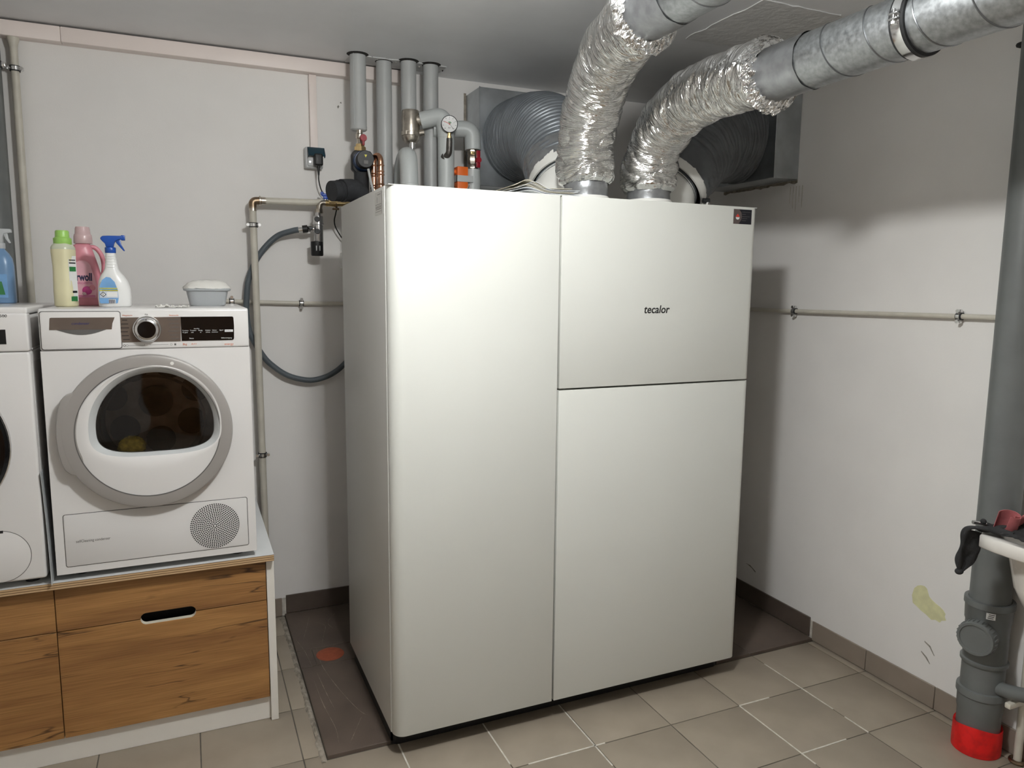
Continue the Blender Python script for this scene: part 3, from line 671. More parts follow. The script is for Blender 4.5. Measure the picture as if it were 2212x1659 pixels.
part('drain_cap', G().cyl((.366,1.07,2.178), (.352,1.07,2.178), .012, seg=14).ring((.358,1.064,2.170), (0,1,0), .013, .0012, 20, 6), 'rubber', t)
# foam covered elbows
t = thing('pipe_elbow', 'light grey pipe bending out of the separator and down behind the cabinet', 'pipe', (.525,1.02,1.0))
part('jacket', G().tube(fillet([(.428,1.062,2.312),(.45,1.052,2.318),(.518,1.02,2.335),(.528,1.012,2.24),(.528,1.012,2.20)], .055, 14)+[(.528,1.012,.02)], .037, 28), 'pipe_grey2', t)
part('joint_seam', G().ring((.528,1.012,2.235), (.05,-.02,1), .0372, .0007, 32, 6), 'pipe_grey', t)
t = thing('pipe_elbow', 'short light grey elbow just above the cabinet, below the separator', 'pipe', (.346,.985,0))
part('jacket', G().tube(fillet([(.360,1.150,.02),(.360,1.150,2.03),(.358,1.11,2.135),(.350,1.0,2.155),(.346,.975,2.05),(.346,.97,1.95)], .07, 14)+[(.346,.97,.02)], .0395, 28), 'pipe_grey2', t)
part('joint_seam', G().lathe([(.0388,2.022),(.0405,2.02),(.0405,1.95)], (.346,.973,0), seg=28, cap=False), 'pipe_grey2', t)
t = thing('pipe_elbow', 'light grey elbow pipe behind the gauge, leading down to the red valve', 'pipe', (.668,1.045,2.2))
part('jacket', G().tube(fillet([(.488,1.085,2.285),(.56,1.075,2.288),(.667,1.048,2.295),(.669,1.045,2.20)], .06, 14), .0375, 28), 'pipe_grey2', t)
# shut-off valve with red lever
t = thing('ball_valve', 'brass ball valve with a dark red lever beside the duct box', 'valve', (.668,1.045,2.12))
part('body', G().lathe([(.021,2.215),(.021,2.195),(.026,2.195),(.026,2.183),(.022,2.18),(.027,2.165),(.027,2.145),(.022,2.135),(.026,2.13),(.026,2.118),(.021,2.115),(.021,2.10)], (.668,1.045,0), seg=8), 'nickel', t)
part('lever', G().rbox(.672,.692,1.006,1.012,2.118,2.195,.003).cyl((.682,1.0,2.152), (.682,1.03,2.152), .013, seg=16), 'redh', t)
part('thermometer_stub', G().rbox(.646,.672,1.008,1.02,2.176,2.19,.002), 'brass', t)
t = thing('insulated_pipe', 'light grey pipe with an orange actuator strapped to it', 'pipe', (.668,1.045,1.0))
part('jacket', G().cyl((.668,1.045,.02), (.668,1.045,2.112), .0365, seg=30), 'pipe_grey2', t)
part('tape_strap', G().tube([(.668,1.045,2.075), (.668,1.045,2.045)], .0375, 30, cap=False).box(.575,.655,1.002,1.005,2.05,2.078).box(.575,.578,1.002,1.04,2.05,2.078), 'pipe_grey2', t)
t = thing('valve_actuator', 'bright orange box-shaped valve actuator left of the grey pipe', 'actuator', (.60,1.02,2.0))
part('housing', G().rbox(.580,.632,1.006,1.06,1.955,2.118,.004), 'orange', t)
part('knob', G().cyl((.581,1.03,2.095), (.566,1.03,2.095), .010, seg=16), 'orange', t)
part('braided_lead', G().tube(spline([(.59,1.0,1.98),(.605,.998,2.0),(.625,.998,2.02),(.634,1.0,2.035)], 8), .003, 8), 'steel', t)
part('black_plug', G().rbox(.545,.574,1.02,1.05,1.99,2.035,.006), 'rubber', t)
# pressure gauge
gc = Vector((.525,.955,2.286)); gd = Vector((-.28,-.95,-.10)).normalized()
t = thing('pressure_gauge', 'round white-faced pressure gauge with a black rim', 'gauge', (.525,.96,2.15))
part('case', G().lathe([(.0,-.022),(.030,-.022),(.036,-.012),(.0365,.004),(.0345,.006),(.0335,.001),(.0,.0005)], gc, gd, 40, cap=False), 'black', t)
dial = part('dial', G().lathe([(.0,.0012),(.0338,.0012),(.0338,.002),(.0,.002)], gc, gd, 40, cap=False), 'gauge_white', t)
gu = Vector((gd.y,-gd.x,0)).normalized()*-1; gw = gu.cross(gd).normalized()
if gw.z < 0: gw = -gw
gu = gd.cross(gw).normalized()
if gu.x < 0: gu = -gu
def onface(a, b, h=.0024): return gc+gu*a+gw*b+gd*h
def quadf(pts, m, nm): part(nm, G().add([onface(*q) for q in pts]+[onface(*q, .0016) for q in pts], [tuple(range(len(pts)))]+[(i,(i+1)%len(pts),(i+1)%len(pts)+len(pts),i+len(pts)) for i in range(len(pts))]), m, dial)
sec = [(.008*math.cos(a), .008*math.sin(a)) for a in [math.radians(30+12*k) for k in range(9)]]; sec2 = [(.0035*math.cos(a), .0035*math.sin(a)) for a in [math.radians(126-12*k) for k in range(9)]]
quadf([(a*1.3, b*1.3) for a, b in sec]+sec2, 'gauge_green', 'green_sector')
quadf([(-.026,.010),(-.025,.012),(.004,.0015),(.003,-.0015)], 'gauge_red', 'red_needle')
quadf([(-.003,.003),(.003,.003),(.003,-.003),(-.003,-.003)], 'gauge_red', 'hub')
quadf([(.0,.0016),(.002,.0),(.018,-.021),(.016,-.022)], 'text_black', 'needle')
for k in range(9):
    a = math.radians(225-33.75*k); c_, s_ = math.cos(a), math.sin(a)
    quadf([(c_*.031-s_*.0007, s_*.031+c_*.0007),(c_*.031+s_*.0007, s_*.031-c_*.0007),(c_*.025+s_*.0007, s_*.025-c_*.0007),(c_*.025-s_*.0007, s_*.025+c_*.0007)], 'text_black', 'tick')
RG = Matrix((gu, gw, gd)).transposed()
text('bar', .009, onface(-.006,-.018,.0022), 'text_black', dial, face=RG, name='unit_lettering')
for s_, a, b in [('0',-.021,-.02),('1',-.024,.004),('2',-.003,.018),('3',.018,.004),('4',.016,-.02)]: text(s_, .007, onface(a, b, .0022), 'text_black', dial, face=RG, name='digit')
part('cover_glass', G().lathe([(.0,.0045),(.034,.0045),(.034,.0052),(.0,.0052)], gc, gd, 40, cap=False), 'gauge_glass', t)
part('brass_stem', G().lathe([(.008,-.036),(.008,-.05),(.0105,-.05),(.0105,-.062),(.008,-.064)], gc-gd*.01, (0,0,1), 8), 'brass', t)
part('fitting_elbow', G().lathe([(.013,-.060),(.013,-.074),(.010,-.075)], gc-gd*.01, (0,0,1), 20).tube(fillet([tuple(gc-gd*.01+Vector((0,0,-.074))), tuple(gc-gd*.01+Vector((-.002,0,-.128))), (.515,1.0,2.150)], .028), .0135, 18).cyl((.517,.985,2.153), (.512,1.006,2.148), .018, seg=18), 'iron', t)
# circulation pump with its valve
pc = Vector((.163,1.055,2.115)); pd = Vector((-.05,-.99,.0)).normalized()
t = thing('circulation_pump', 'small blue and black circulation pump under the cut-off pipe', 'pump', (.16,1.06,2.06))
part('valve_body', G().lathe([(.013,2.252),(.013,2.235),(.017,2.232),(.017,2.215),(.013,2.212),(.013,2.192),(.016,2.188)], (.156,1.085,0), seg=20), 'nickel', t)
part('red_handle', G().lathe([(.0,-.006),(.014,-.006),(.016,0),(.014,.006),(.0,.006)], (.165,1.055,2.214), (0,1,0), 20, cap=False).rbox(.160,.170,1.05,1.06,2.182,2.208,.003), 'redh', t)
part('union_nut', G().lathe([(.019,2.190),(.019,2.18),(.025,2.178),(.025,2.160),(.019,2.158)], (.156,1.08,0), seg=8), 'brass', t)
back = part('back_shell', G().prism([(pc.x+a, pc.z+b) for a, b in [(-.047,-.035),(-.047,.03),(-.035,.047),(.035,.047),(.047,.03),(.047,-.035),(.03,-.050),(-.03,-.050)]], 'xz', 1.062, 1.10), 'black', t, bevel=.006)
part('volute', G().lathe([(.0,-.02),(.044,-.02),(.044,.012),(.040,.02),(.0,.02)], pc+Vector((0,.0,0)), pd, 36, cap=False), 'pumpblue', t)
mo = part('motor_head', G().lathe([(.037,.015),(.037,.058),(.034,.063),(.0,.063)], pc, pd, 36, cap=False), 'black', t)
fr_ = pc+pd*.0635
part('warning_mark', G().prism([(fr_.x-.006,fr_.z+.018),(fr_.x+.006,fr_.z+.018),(fr_.x,fr_.z+.006)], 'xz', fr_.y-.001, fr_.y+.002), 'label_yel', mo)
part('print_square', G().prism([(fr_.x-.008,fr_.z-.006),(fr_.x+.010,fr_.z-.006),(fr_.x+.010,fr_.z-.020),(fr_.x-.008,fr_.z-.020)], 'xz', fr_.y-.001, fr_.y+.002), 'text_grey', mo)
part('power_lead', G().tube(spline([(.172,1.0,2.075),(.178,.99,2.03),(.186,.97,1.96),(.19,.96,1.8)], 8), .0055, 10), 'pipe_grey', t)
# black foam elbow
t = thing('foam_elbow', 'black foam-insulated elbow pipe just behind the cabinet corner', 'pipe', (.10,.95,1.93))
part('foam_sleeve', G().tube(fillet([(.040,.922,1.968),(.115,.955,1.978),(.140,.966,1.90),(.140,.966,1.70)], .065, 14), .0465, 30), 'foam', t)
part('foam_end', G().tube([(.050,.927,1.969),(.022,.914,1.965),(-.004,.902,1.961)], .0415, 28).ring((.026,.916,1.966), (.9,.42,.12), .0420, .002, 30, 8), 'foam', t)
part('foam_stub', G().cyl((.156,1.065,2.066), (.156,1.065,1.70), .032, seg=24), 'foam', t)
part('brass_end', G().cyl((.10,1.0,1.945), (.03,1.12,1.943), .010, seg=16), 'brass', t)
# copper loop
t = thing('copper_pipe', 'pair of shiny copper pipes joined by a tight bend beside the pump', 'pipe', (.215,.99,1.0))
xa, xb = .203, .222
part('tube', G().tube([(xa,1.03,.02),(xa,1.03,2.03),(xa,1.03,2.105)]+[(xa+(xb-xa)*(.5-.5*math.cos(PI*k/10)), 1.03-.045*(.5-.5*math.cos(PI*k/10)), 2.105+.030*math.sin(PI*k/10)) for k in range(1,10)]+[(xb,.985,2.105),(xb,.985,2.03),(xb,.985,.02)], .0132, 18), 'copper', t)
for x, y, zs in ((xa,1.03,(2.095,2.06,2.05,2.01,2.0)), (xb,.985,(2.092,2.066,2.052,2.012,1.998))):
    for z in zs: part('press_ring', G().ring((x,y,z), (0,0,1), .0132, .0034, 24, 8), 'copper', t)

# ================================================================== cable trunking, socket
t = thing('cable_trunking', 'pinkish white cable trunking running along the wall under the ceiling', 'trunking', (-.9,YW,2.505))
part('base', G().box(XL+.01, .405, 1.262, YW-.001, 2.507, 2.562), 'trunk', t)
part('lid', G().rbox(XL+.01, -.9720, 1.226, 1.262, 2.506, 2.563, .003, 2), 'trunk', t)
part('lid', G().rbox(-.9712, .408, 1.226, 1.262, 2.506, 2.563, .003, 2), 'trunk', t)
t = thing('cable_trunking', 'narrow white vertical trunking dropping to the grey wall socket', 'trunking', (-.015,YW,2.2))
part('base', G().box(-.027, .002, 1.272, YW-.001, 2.19, 2.506), 'trunk', t)
part('lid', G().rbox(-.0285, .0035, 1.255, 1.272, 2.19, 2.505, .002, 2), 'trunk', t)
t = thing('wall_socket', 'grey surface-mounted socket with a raised teal flap', 'socket', (-.016,YW,2.10))
part('housing', G().rbox(-.056, .022, 1.240, YW-.001, 2.098, 2.19, .006, 3), 'sockgrey', t)
part('insert', G().rbox(-.046, .012, 1.236, 1.242, 2.106, 2.165, .004, 2), 'sockgrey', t)
part('screw', G().cyl((-.036,1.238,2.124), (-.036,1.234,2.124), .004, seg=12), 'chrome', t)
mt_ = Matrix.Translation((-.006,1.238,2.186)) @ Matrix.Rotation(math.radians(-38), 4, 'X')
part('flap', G().rbox(-.040,.034,-.003,.003,-.048,.002,.002,2).box(-.040,-.036,-.003,.012,-.046,0).box(.030,.034,-.003,.012,-.046,0).xf(mt_), 'teal', t)
t = thing('power_plug', 'black plug with a thin lead hanging from the grey wall socket', 'plug', (-.003,1.22,2.11))
part('body', G().rbox(-.022, .016, 1.198, 1.236, 2.106, 2.158, .007, 3), 'black', t)
part('strain_relief', G().lathe([(.007,2.110),(.005,2.08),(.0035,2.065)], (-.003,1.215,0), seg=14), 'black', t)
part('lead', G().tube(spline([(-.003,1.215,2.07),(-.002,1.218,2.04),(.01,1.225,2.0),(.035,1.225,1.97),(.05,1.215,1.95),(.072,1.2,1.94),(.066,1.2,1.90),(.062,1.215,1.87),(.07,1.23,1.84),(.095,1.24,1.80),(.12,1.25,1.77),(.14,1.25,1.70)], 10), .0028, 10), 'black', t)
t = thing('wall_socket', 'small pale wall box peeking out behind the cabinet edge', 'socket', (.12,YW,1.66))
part('housing', G().rbox(.096, .17, 1.245, YW-.001, 1.655, 1.73, .006, 2), 'white_pl', t)
part('plug', G().rbox(.104, .13, 1.225, 1.246, 1.66, 1.69, .004, 2), 'black', t)

# ================================================================== cream water pipes and clamps
PV = Vector((-.286,1.213,0))
t = thing('water_pipe', 'cream painted water pipe rising beside the dryer and turning right', 'pipe', (PV.x,PV.y,0))
part('riser', G().cyl((PV.x+.004,PV.y,0), (PV.x-.002,PV.y,1.915), .0148, seg=22), 'cream_pipe', t)
part('cross_run', G().cyl((PV.x+.045,PV.y,1.940), (.012,1.205,1.944), .0152, seg=22), 'cream_pipe', t)
part('elbow', G().tube(fillet([(PV.x-.002,PV.y,1.905),(PV.x-.002,PV.y,1.938),(PV.x+.035,PV.y,1.940)], .022), .0165, 20), 'bronze', t)
part('union', G().cyl((PV.x+.028,PV.y,1.940), (PV.x+.052,PV.y,1.940), .0165, seg=18).cyl((PV.x+.026,PV.y,1.940), (PV.x+.031,PV.y,1.940), .021, seg=18).cyl((PV.x-.002,PV.y,1.895), (PV.x-.002,PV.y,1.912), .0165, seg=18), 'nickel', t)
t = thing('water_pipe', 'thin cream pipe running horizontally along both walls at dryer-top height', 'pipe', (.7,YW,1.48))
part('run', G().tube(fillet([(-.46,1.266,1.505),(-.09,1.266,1.494),(1.0,1.266,1.486),(1.95,1.266,1.479),(1.952,.3,1.481),(1.953,-.50,1.489),(1.953,-.60,1.490)], .03), .0095, 18), 'cream_pipe', t)
t = thing('water_pipe', 'cream pipe coming down the back wall near the left frame edge', 'pipe', (-1.14,1.25,0))
part('run', G().cyl((-1.133,1.25,2.506), (-1.140,1.25,.62), .0140, seg=20), 'cream_pipe', t)
part('top_flare', G().cyl((-1.133,1.25,2.506), (-1.134,1.25,2.47), .022, .0142, seg=20), 'cream_pipe', t)
def pclamp(lab, c, axis, r, wall, screws):
    c = Vector(c); A = Vector(axis).normalized(); t = thing('pipe_clamp', lab, 'clamp', tuple(c), 'small pipe clamps')
    part('rubber_lining', G().lathe([(r,-.010),(r+.004,-.010),(r+.004,.010),(r,.010)], c, A, 26, cap=False), 'rubber', t)
    part('band', G().lathe([(r+.0035,-.0065),(r+.006,-.0065),(r+.006,.0065),(r+.0035,.0065)], c, A, 26, cap=False), 'chrome', t)
    wv = Vector(wall); part('stud', G().cyl(c, c+wv, .0042, seg=10), 'steel', t)
    sv = Vector(screws).normalized(); wn = wv.normalized()
    for s_ in (-1, 1):
        q = c+sv*s_*(r+.009)
        part('lug', G().cyl(q-A*.006, q+A*.006, .0065, seg=8), 'chrome', t)
        part('screw', G().cyl(q-wn*.013, q+wn*.010, .0035, seg=10).cyl(q-wn*.016, q-wn*.011, .0065, seg=10), 'chrome', t)
pclamp('steel and rubber pipe clamp on the riser beside the dryer, upper one', (-.2875,1.213,1.835), (0,0,1), .0150, (0,.068,0), (1,0,0))
pclamp('steel and rubber pipe clamp on the riser beside the dryer, lower one', (-.2840,1.213,.812), (0,0,1), .0150, (0,.068,0), (1,0,0))
pclamp('small chrome clamp on the horizontal pipe inside the hose loop', (-.087,1.266,1.494), (1,0,0), .0097, (0,.016,0), (0,0,1))
pclamp('small chrome clamp on the horizontal pipe beside the grey tub', (-.386,1.266,1.5025), (1,0,0), .0097, (0,.016,0), (0,0,1))
pclamp('small chrome clamp on the right wall pipe, next to the cabinet shadow', (1.9522,.316,1.481), (0,1,0), .0097, (.017,0,0), (0,0,1))
pclamp('small chrome clamp on the right wall pipe, next to the grey drain pipe', (1.953,-.467,1.489), (0,1,0), .0097, (.016,0,0), (0,0,1))
pclamp('steel and rubber clamp on the pipe near the left frame edge', (-1.1335,1.25,2.392), (0,0,1), .0142, (0,.032,0), (1,0,0))
# filling station
t = thing('filling_valve', 'chrome filling valve with black knobs hanging from the cream pipe', 'valve', (-.015,1.19,1.70))
part('elbow', G().tube(fillet([(.03,1.2,1.943),(-.004,1.2,1.943),(-.009,1.197,1.90)], .02), .0135, 18).cyl((-.009,1.197,1.915), (-.009,1.197,1.897), .0185, seg=8), 'nickel', t)
part('body', G().lathe([(.012,1.90),(.012,1.885),(.020,1.884),(.0215,1.878),(.0215,1.852),(.024,1.852),(.024,1.846),(.0205,1.844),(.0205,1.760),(.018,1.756)], (-.014,1.19,0), seg=28), 'steel', t)
part('black_cap', G().lathe([(.023,1.772),(.0270,1.770),(.0270,1.712),(.024,1.708),(.0,1.708)], (-.022,1.19,0), seg=28), 'black', t)
for dx in (-.007, .008): part('cap_slot', G().rbox(-.022+dx-.002,-.022+dx+.002,1.1615,1.165,1.730,1.752,.0006), 'sockgrey', t)
for z, x in ((1.868,-.022),(1.815,-.022)): part('knob', G().lathe([(.011,0),(.012,.006),(.010,.012),(.0,.012)], (x,1.170,z), (-.15,-1,0), 18), 'black', t)
part('side_branch', G().cyl((-.018,1.19,1.825), (-.055,1.195,1.828), .008, seg=16).lathe([(.010,0),(.014,.004),(.014,.014),(.010,.016)], (-.045,1.194,1.826), (-1,0,0), 10), 'chrome', t)
part('branch_tap', G().lathe([(.009,0),(.010,.008),(.007,.014),(.0,.014)], (-.050,1.185,1.828), (0,-1,.1), 14), 'black', t)
part('coupling', G().cyl((-.060,1.196,1.827), (-.082,1.2,1.824), .0165, seg=20), 'black', t)
t = thing('ball_valve', 'brass ball valve with a small blue butterfly handle', 'valve', (.05,1.2,1.94))
part('body', G().tube([(.02,1.2,1.943),(.035,1.2,1.943),(.036,1.2,1.943),(.075,1.2,1.943),(.076,1.2,1.943),(.20,1.2,1.943)], lambda tt, a: .014 if tt < .7 else .011, 18), 'brass', t)
part('blue_handle', G().rbox(.004,.044,1.192,1.204,1.972,1.985,.004,2).rbox(.012,.034,1.192,1.206,1.960,1.975,.003,2).rbox(.0,.014,1.193,1.203,1.978,1.992,.003,2), 'blueh', t)
part('handle_stem', G().cyl((.022,1.2,1.95), (.022,1.2,1.964), .006, seg=12), 'chrome', t)
part('tie_bracket', G().ring((.066,1.2,1.943), (1,0,0), .018, .003, 22, 8).rbox(.052,.080,1.188,1.206,1.915,1.924,.002), 'bronze', t)
t = thing('fill_hose', 'thick grey rubber hose hanging in a big loop on the wall', 'hose', (-.1,1.24,1.13))
part('tube', G().tube(spline([(-.098,1.204,1.822),(-.125,1.212,1.816),(-.184,1.232,1.794),(-.236,1.24,1.746),(-.279,1.243,1.685),(-.312,1.243,1.605),(-.324,1.243,1.526),(-.327,1.243,1.44),(-.312,1.243,1.352),(-.262,1.243,1.256),(-.216,1.243,1.206),(-.163,1.243,1.168),(-.10,1.243,1.146),(-.039,1.243,1.141),(.035,1.243,1.163),(.102,1.243,1.213),(.17,1.243,1.30)], 10), .0128, 18), 'hose', t)
part('ferrule', G().cyl((-.080,1.2,1.824), (-.112,1.208,1.819), .0115, seg=18), 'chrome', t)

# ================================================================== grey standpipe at the left frame edge
t = thing('drain_pipe', 'dark grey drain pipe at the left frame edge behind the washing machine', 'pipe', (-1.232,1.21,0))
part('tube', G().cyl((-1.232,1.21,0), (-1.226,1.21,2.50), .0555, seg=36), 'ht_grey', t)
t2 = thing('pipe_clamp', 'large chrome clamp on the dark drain pipe at the left frame edge', 'clamp', (-1.228,1.21,2.39))
part('band', G().lathe([(.0555,-.012),(.0605,-.012),(.0605,.012),(.0555,.012)], (-1.228,1.21,2.392), (0,0,1), 36, cap=False), 'rubber', t2)
part('lug', G().rbox(-1.174,-1.156,1.20,1.222,2.384,2.402,.003), 'chrome', t2)
part('stud', G().cyl((-1.228,1.26,2.392), (-1.228,YW,2.392), .005, seg=10), 'steel', t2)

# ================================================================== drawer cabinet and worktop
t = thing('drawer_cabinet', 'wood-fronted drawer cabinet on a white plinth under the machines', 'cabinet', (-1.0,.8,0))
CF = .405
part('side_panel', G().box(-.352, -.326, CF, 1.135, 0, .6145), 'cab_white', t, bevel=.001, bseg=1)
part('plinth', G().box(-2.0, -.3525, .424, .44, 0, .112), 'cab_white', t, bevel=.0008, bseg=1)
part('carcass', G().box(-2.0, -.3525, .470, 1.12, .100, .612), 'black', t)
ZS, hx, hw, hr = .4615, -.672, .0855, .0185
sl = .0013
def front(x0, x1, z0, z1, cut):
    if cut == 'bottom': P = [(x0,z1),(x0,z0),(hx-hw,z0)]+arc(hx-hw+hr, z0, hr, PI, PI/2, 6)+arc(hx+hw-hr, z0, hr, PI/2, 0, 6)+[(x1,z0),(x1,z1)]
    elif cut == 'top': P = [(x0,z0),(x1,z0),(x1,z1)]+arc(hx+hw-hr, z1, hr, 0, -PI/2, 6)+arc(hx-hw+hr, z1, hr, -PI/2, -PI, 6)+[(x0,z1)]
    else: P = [(x0,z0),(x1,z0),(x1,z1),(x0,z1)]
    return part('drawer_front', G().prism(P, 'xz', CF, CF+.019), 'wood', t, bevel=.0008, bseg=1)
XS = -.9985
front(XS+sl, -.3545, ZS+sl, .610, 'bottom'); fr2 = front(XS+sl, -.3545, .094, ZS-sl, 'top')
front(-1.64, XS-sl, ZS+sl, .610, None); front(-1.64, XS-sl, .094, ZS-sl, None)
part('slot_lining', G().prism(arc(hx+hw-hr, ZS-sl, hr-.0002, 0, -PI/2, 6)+arc(hx-hw+hr, ZS-sl, hr-.0002, -PI/2, -PI, 6)+arc(hx-hw+hr, ZS-sl, hr-.0012, -PI, -PI/2, 6)+arc(hx+hw-hr, ZS-sl, hr-.0012, -PI/2, 0, 6), 'xz', CF+.0008, CF+.019), 'paper_c', fr2)
t = thing('worktop', 'white laminate plywood worktop carrying both machines', 'worktop', (-1.0,.8,.6155))
part('core', G().box(-2.0, -.3275, .3725, 1.14, .6155, .6385), 'ply', t, bevel=.0008, bseg=1)
part('laminate', G().box(-2.0, -.3275, .3720, 1.14, .6385, .6400), 'work_white', t)

# ================================================================== tumble dryer
DX0, DX1, DY, DZ0, DZ1, DB = -.981, -.383, .373, .661, 1.500, .965
DC = Vector((-.694, 1.110)); HR = .215
t = thing('tumble_dryer', 'white tumble dryer with a round grey-rimmed door and vent grille', 'dryer', (-.682,.67,.640))
part('body', G().box(DX0, DX0+.012, DY+.02, DB, DZ0, DZ1-.022).box(DX1-.012, DX1, DY+.02, DB, DZ0, DZ1-.022).box(DX0, DX1, DB-.01, DB, DZ0, DZ1-.022).box(DX0, DX1, DY+.02, DB, DZ0, DZ0+.012), 'white_app', t, bevel=.002, bseg=1)
part('lid', G().rbox(DX0, DX1, DY+.004, DB, DZ1-.022, DZ1, .005, 3), 'white_app', t)
for fx in (DX0+.06, DX1-.06):
    for fy in (DY+.07, DB-.08): part('foot', G().lathe([(.0,.6401),(.020,.6401),(.020,.650),(.012,.654),(.012,DZ0+.004)], (fx,fy,0), seg=16), 'rubber', t)
def plate_hole(x0, x1, z0, z1, c, r, y, n=96, th=.02):
    g = G(); o = []; i_ = []
    for k in range(n):
        a = 2*PI*k/n; ca, sa = math.cos(a), math.sin(a)
        s_ = min((x1-c.x)/ca if ca > 1e-6 else 9, (x0-c.x)/ca if ca < -1e-6 else 9, (z1-c.y)/sa if sa > 1e-6 else 9, (z0-c.y)/sa if sa < -1e-6 else 9)
        o.append((c.x+ca*s_, y, c.y+sa*s_)); i_.append((c.x+ca*r, y, c.y+sa*r))
    # snap nearest samples to the corners
    for cx_, cz_ in ((x0,z0),(x1,z0),(x0,z1),(x1,z1)):
        k = min(range(n), key=lambda q: (o[q][0]-cx_)**2+(o[q][2]-cz_)**2); o[k] = (cx_, y, cz_)
    v = o+i_+[(p[0], y+th, p[2]) for p in o]+[(p[0], y+th+.03, p[2]) for p in i_]
    f = []
    for k in range(n):
        j = (k+1)%n; f += [(k,j,n+j,n+k), (n+k,n+j,3*n+j,3*n+k), (j,k,2*n+k,2*n+j)]
    return g.add(v, f)
part('front_panel', plate_hole(DX0, DX1, .662, 1.3715, DC, HR, DY), 'white_app', t, sharp=30)
ft = part('control_panel', G().rbox(DX0, DX1, DY-.001, DY+.03, 1.3725, DZ1-.002, .006, 3), 'white_app', t)
# bottom flap and grille
fl = part('filter_flap', G().prism(rrect(-.953,-.410,.6865,.8545,.006), 'xz', DY-.0022, DY+.004), 'white_app2', t, bevel=.0012, bseg=2)
part('flap_gap', G().prism(rrect(-.955,-.408,.6845,.8565,.007), 'xz', DY-.0006, DY+.003), 'text_grey', t)
text('selfCleaning condenser', .0125, (-.923, DY-.0023, .762), 'text_grey', fl, width=.096)
gr = G(); gcx, gcz = -.514, .767
for ring in range(1, 14):
    rr = .0058*ring; nn = max(6, int(2*PI*rr/.0067))
    for k in range(nn):
        a = 2*PI*(k+.5*(ring % 2))/nn; px, pz = gcx+rr*math.cos(a), gcz+rr*math.sin(a)
        gr.lathe([(.0,.0),(.0023,0),(.0023,.0008),(.0,.0008)], (px, DY-.0027, pz), (0,1,0), 8, cap=False)
part('vent_holes', gr, 'black', fl, kind='stuff')
# water drawer
dr = part('water_drawer', G().prism(rrect(-.9755,-.7615,1.3765,1.4905,.007), 'xz', DY-.005, DY+.01), 'white_app', t, bevel=.0022, bseg=2)
part('drawer_gap', G().prism(rrect(-.9775,-.7595,1.3745,1.4925,.008), 'xz', DY-.0022, DY+.006), 'text_grey', t)
rec = [(-.953,1.436),(-.950,1.470)]+arc(-.9465,1.4695,.0035,PI,PI/2,3)+[(-.776,1.473),(-.783,1.455),(-.786,1.436)]
hd = part('drawer_grip', G().prism(rec, 'xz', DY-.0062, DY-.004), 'panel_brown', dr)
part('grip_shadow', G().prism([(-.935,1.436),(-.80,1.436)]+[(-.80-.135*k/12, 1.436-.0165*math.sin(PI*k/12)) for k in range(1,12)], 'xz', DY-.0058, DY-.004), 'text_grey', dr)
text('condenser', .011, (-.894, DY-.0066, 1.4515), 'text_blue', hd, shear=.1, width=.048)
# programme panel, knob, display
pn = part('programme_panel', G().prism([(-.7605,1.472),(-.7665,1.460),(-.770,1.444),(-.7695,1.425),(-.766,1.408),(-.759,1.3945),(-.5915,1.3945),(-.5885,1.473)], 'xz', DY-.0028, DY+.002), 'panel_brown', ft)
for k in range(6):
    z = 1.464-.0122*k
    part('printed_line', G().box(-.764+.003*abs(k-2.5), -.742+.002*(k%3), DY-.0034, DY-.0026, z-.0011, z+.0011), 'text_black', pn)
    part('printed_line', G().box(-.628+.004*(k%3), -.595, DY-.0034, DY-.0026, z-.0010, z+.0010), 'text_grey', pn)
kn = part('knob', G().lathe([(.0425,.0),(.0425,.006),(.040,.010),(.0375,.012),(.0365,.024),(.033,.030),(.0265,.032),(.0255,.030),(.0,.030)], (-.6875,DY,1.4345), (0,-1,0), 48), 'chrome', ft)
part('knob_face', G().lathe([(.0,.0300),(.0253,.0300),(.0253,.0322),(.0,.0326)], (-.6875,DY,1.4345), (0,-1,0), 40, cap=False), 'black_gloss', kn)
part('pointer', G().prism([(-.691,1.4635),(-.684,1.4635),(-.6875,1.4675)], 'xz', DY-.031, DY-.026), 'text_black', kn)
dp = part('display', G().prism([(-.5885,1.3955),(-.5885,1.473)]+arc(-.4345,1.468,.005,PI/2,0,4)+[(-.4285,1.44),(-.430,1.402)]+arc(-.4355,1.4005,.005,0,-PI/2,4), 'xz', DY-.0032, DY+.002), 'black_gloss', ft)
y_ = DY-.0035
for s_, x, z, sz in [('Trocken-',-.586,1.427,.0052),('+2 grad',-.586,1.421,.0052),('Trocken-',-.563,1.427,.0052),('zeit',-.560,1.421,.0052),('Iron Dry',-.551,1.433,.0045),('Fertig',-.538,1.427,.0052),('in',-.533,1.421,.0052),('Knitter-',-.517,1.427,.0052),('schutz',-.516,1.421,.0052),('Schon-',-.496,1.427,.0052),('trocknen',-.498,1.421,.0052),('Signal',-.474,1.427,.0052),('Status',-.566,1.4015,.0055),('Selbstreinigung',-.470,1.401,.0055)]:
    text(s_, sz, (x, y_, z), 'text_white', dp, name='display_text')
part('start_key', G().box(-.458,-.4325,DY-.0037,DY-.003,1.4225,1.430), 'text_white', dp)
text('Start/Pause', .0042, (-.4565, DY-.0038, 1.4252), 'text_black', dp, name='display_text')
for s_, x, z, sz, m_ in [('energy',-.461,1.379,.0105,'text_orange'),('8kg',-.5865,1.3815,.009,'text_orange'),('A++',-.561,1.3815,.009,'text_orange'),('Pflegeleicht',-.755,1.4765,.0062,'text_orange'),('Baumwolle',-.622,1.4762,.0062,'text_orange'),('Aus',-.6925,1.4795,.0062,'text_black')]:
    text(s_, sz, (x, DY-.0012, z), m_, ft, shear=.15 if s_ == 'energy' else 0, name='panel_text')
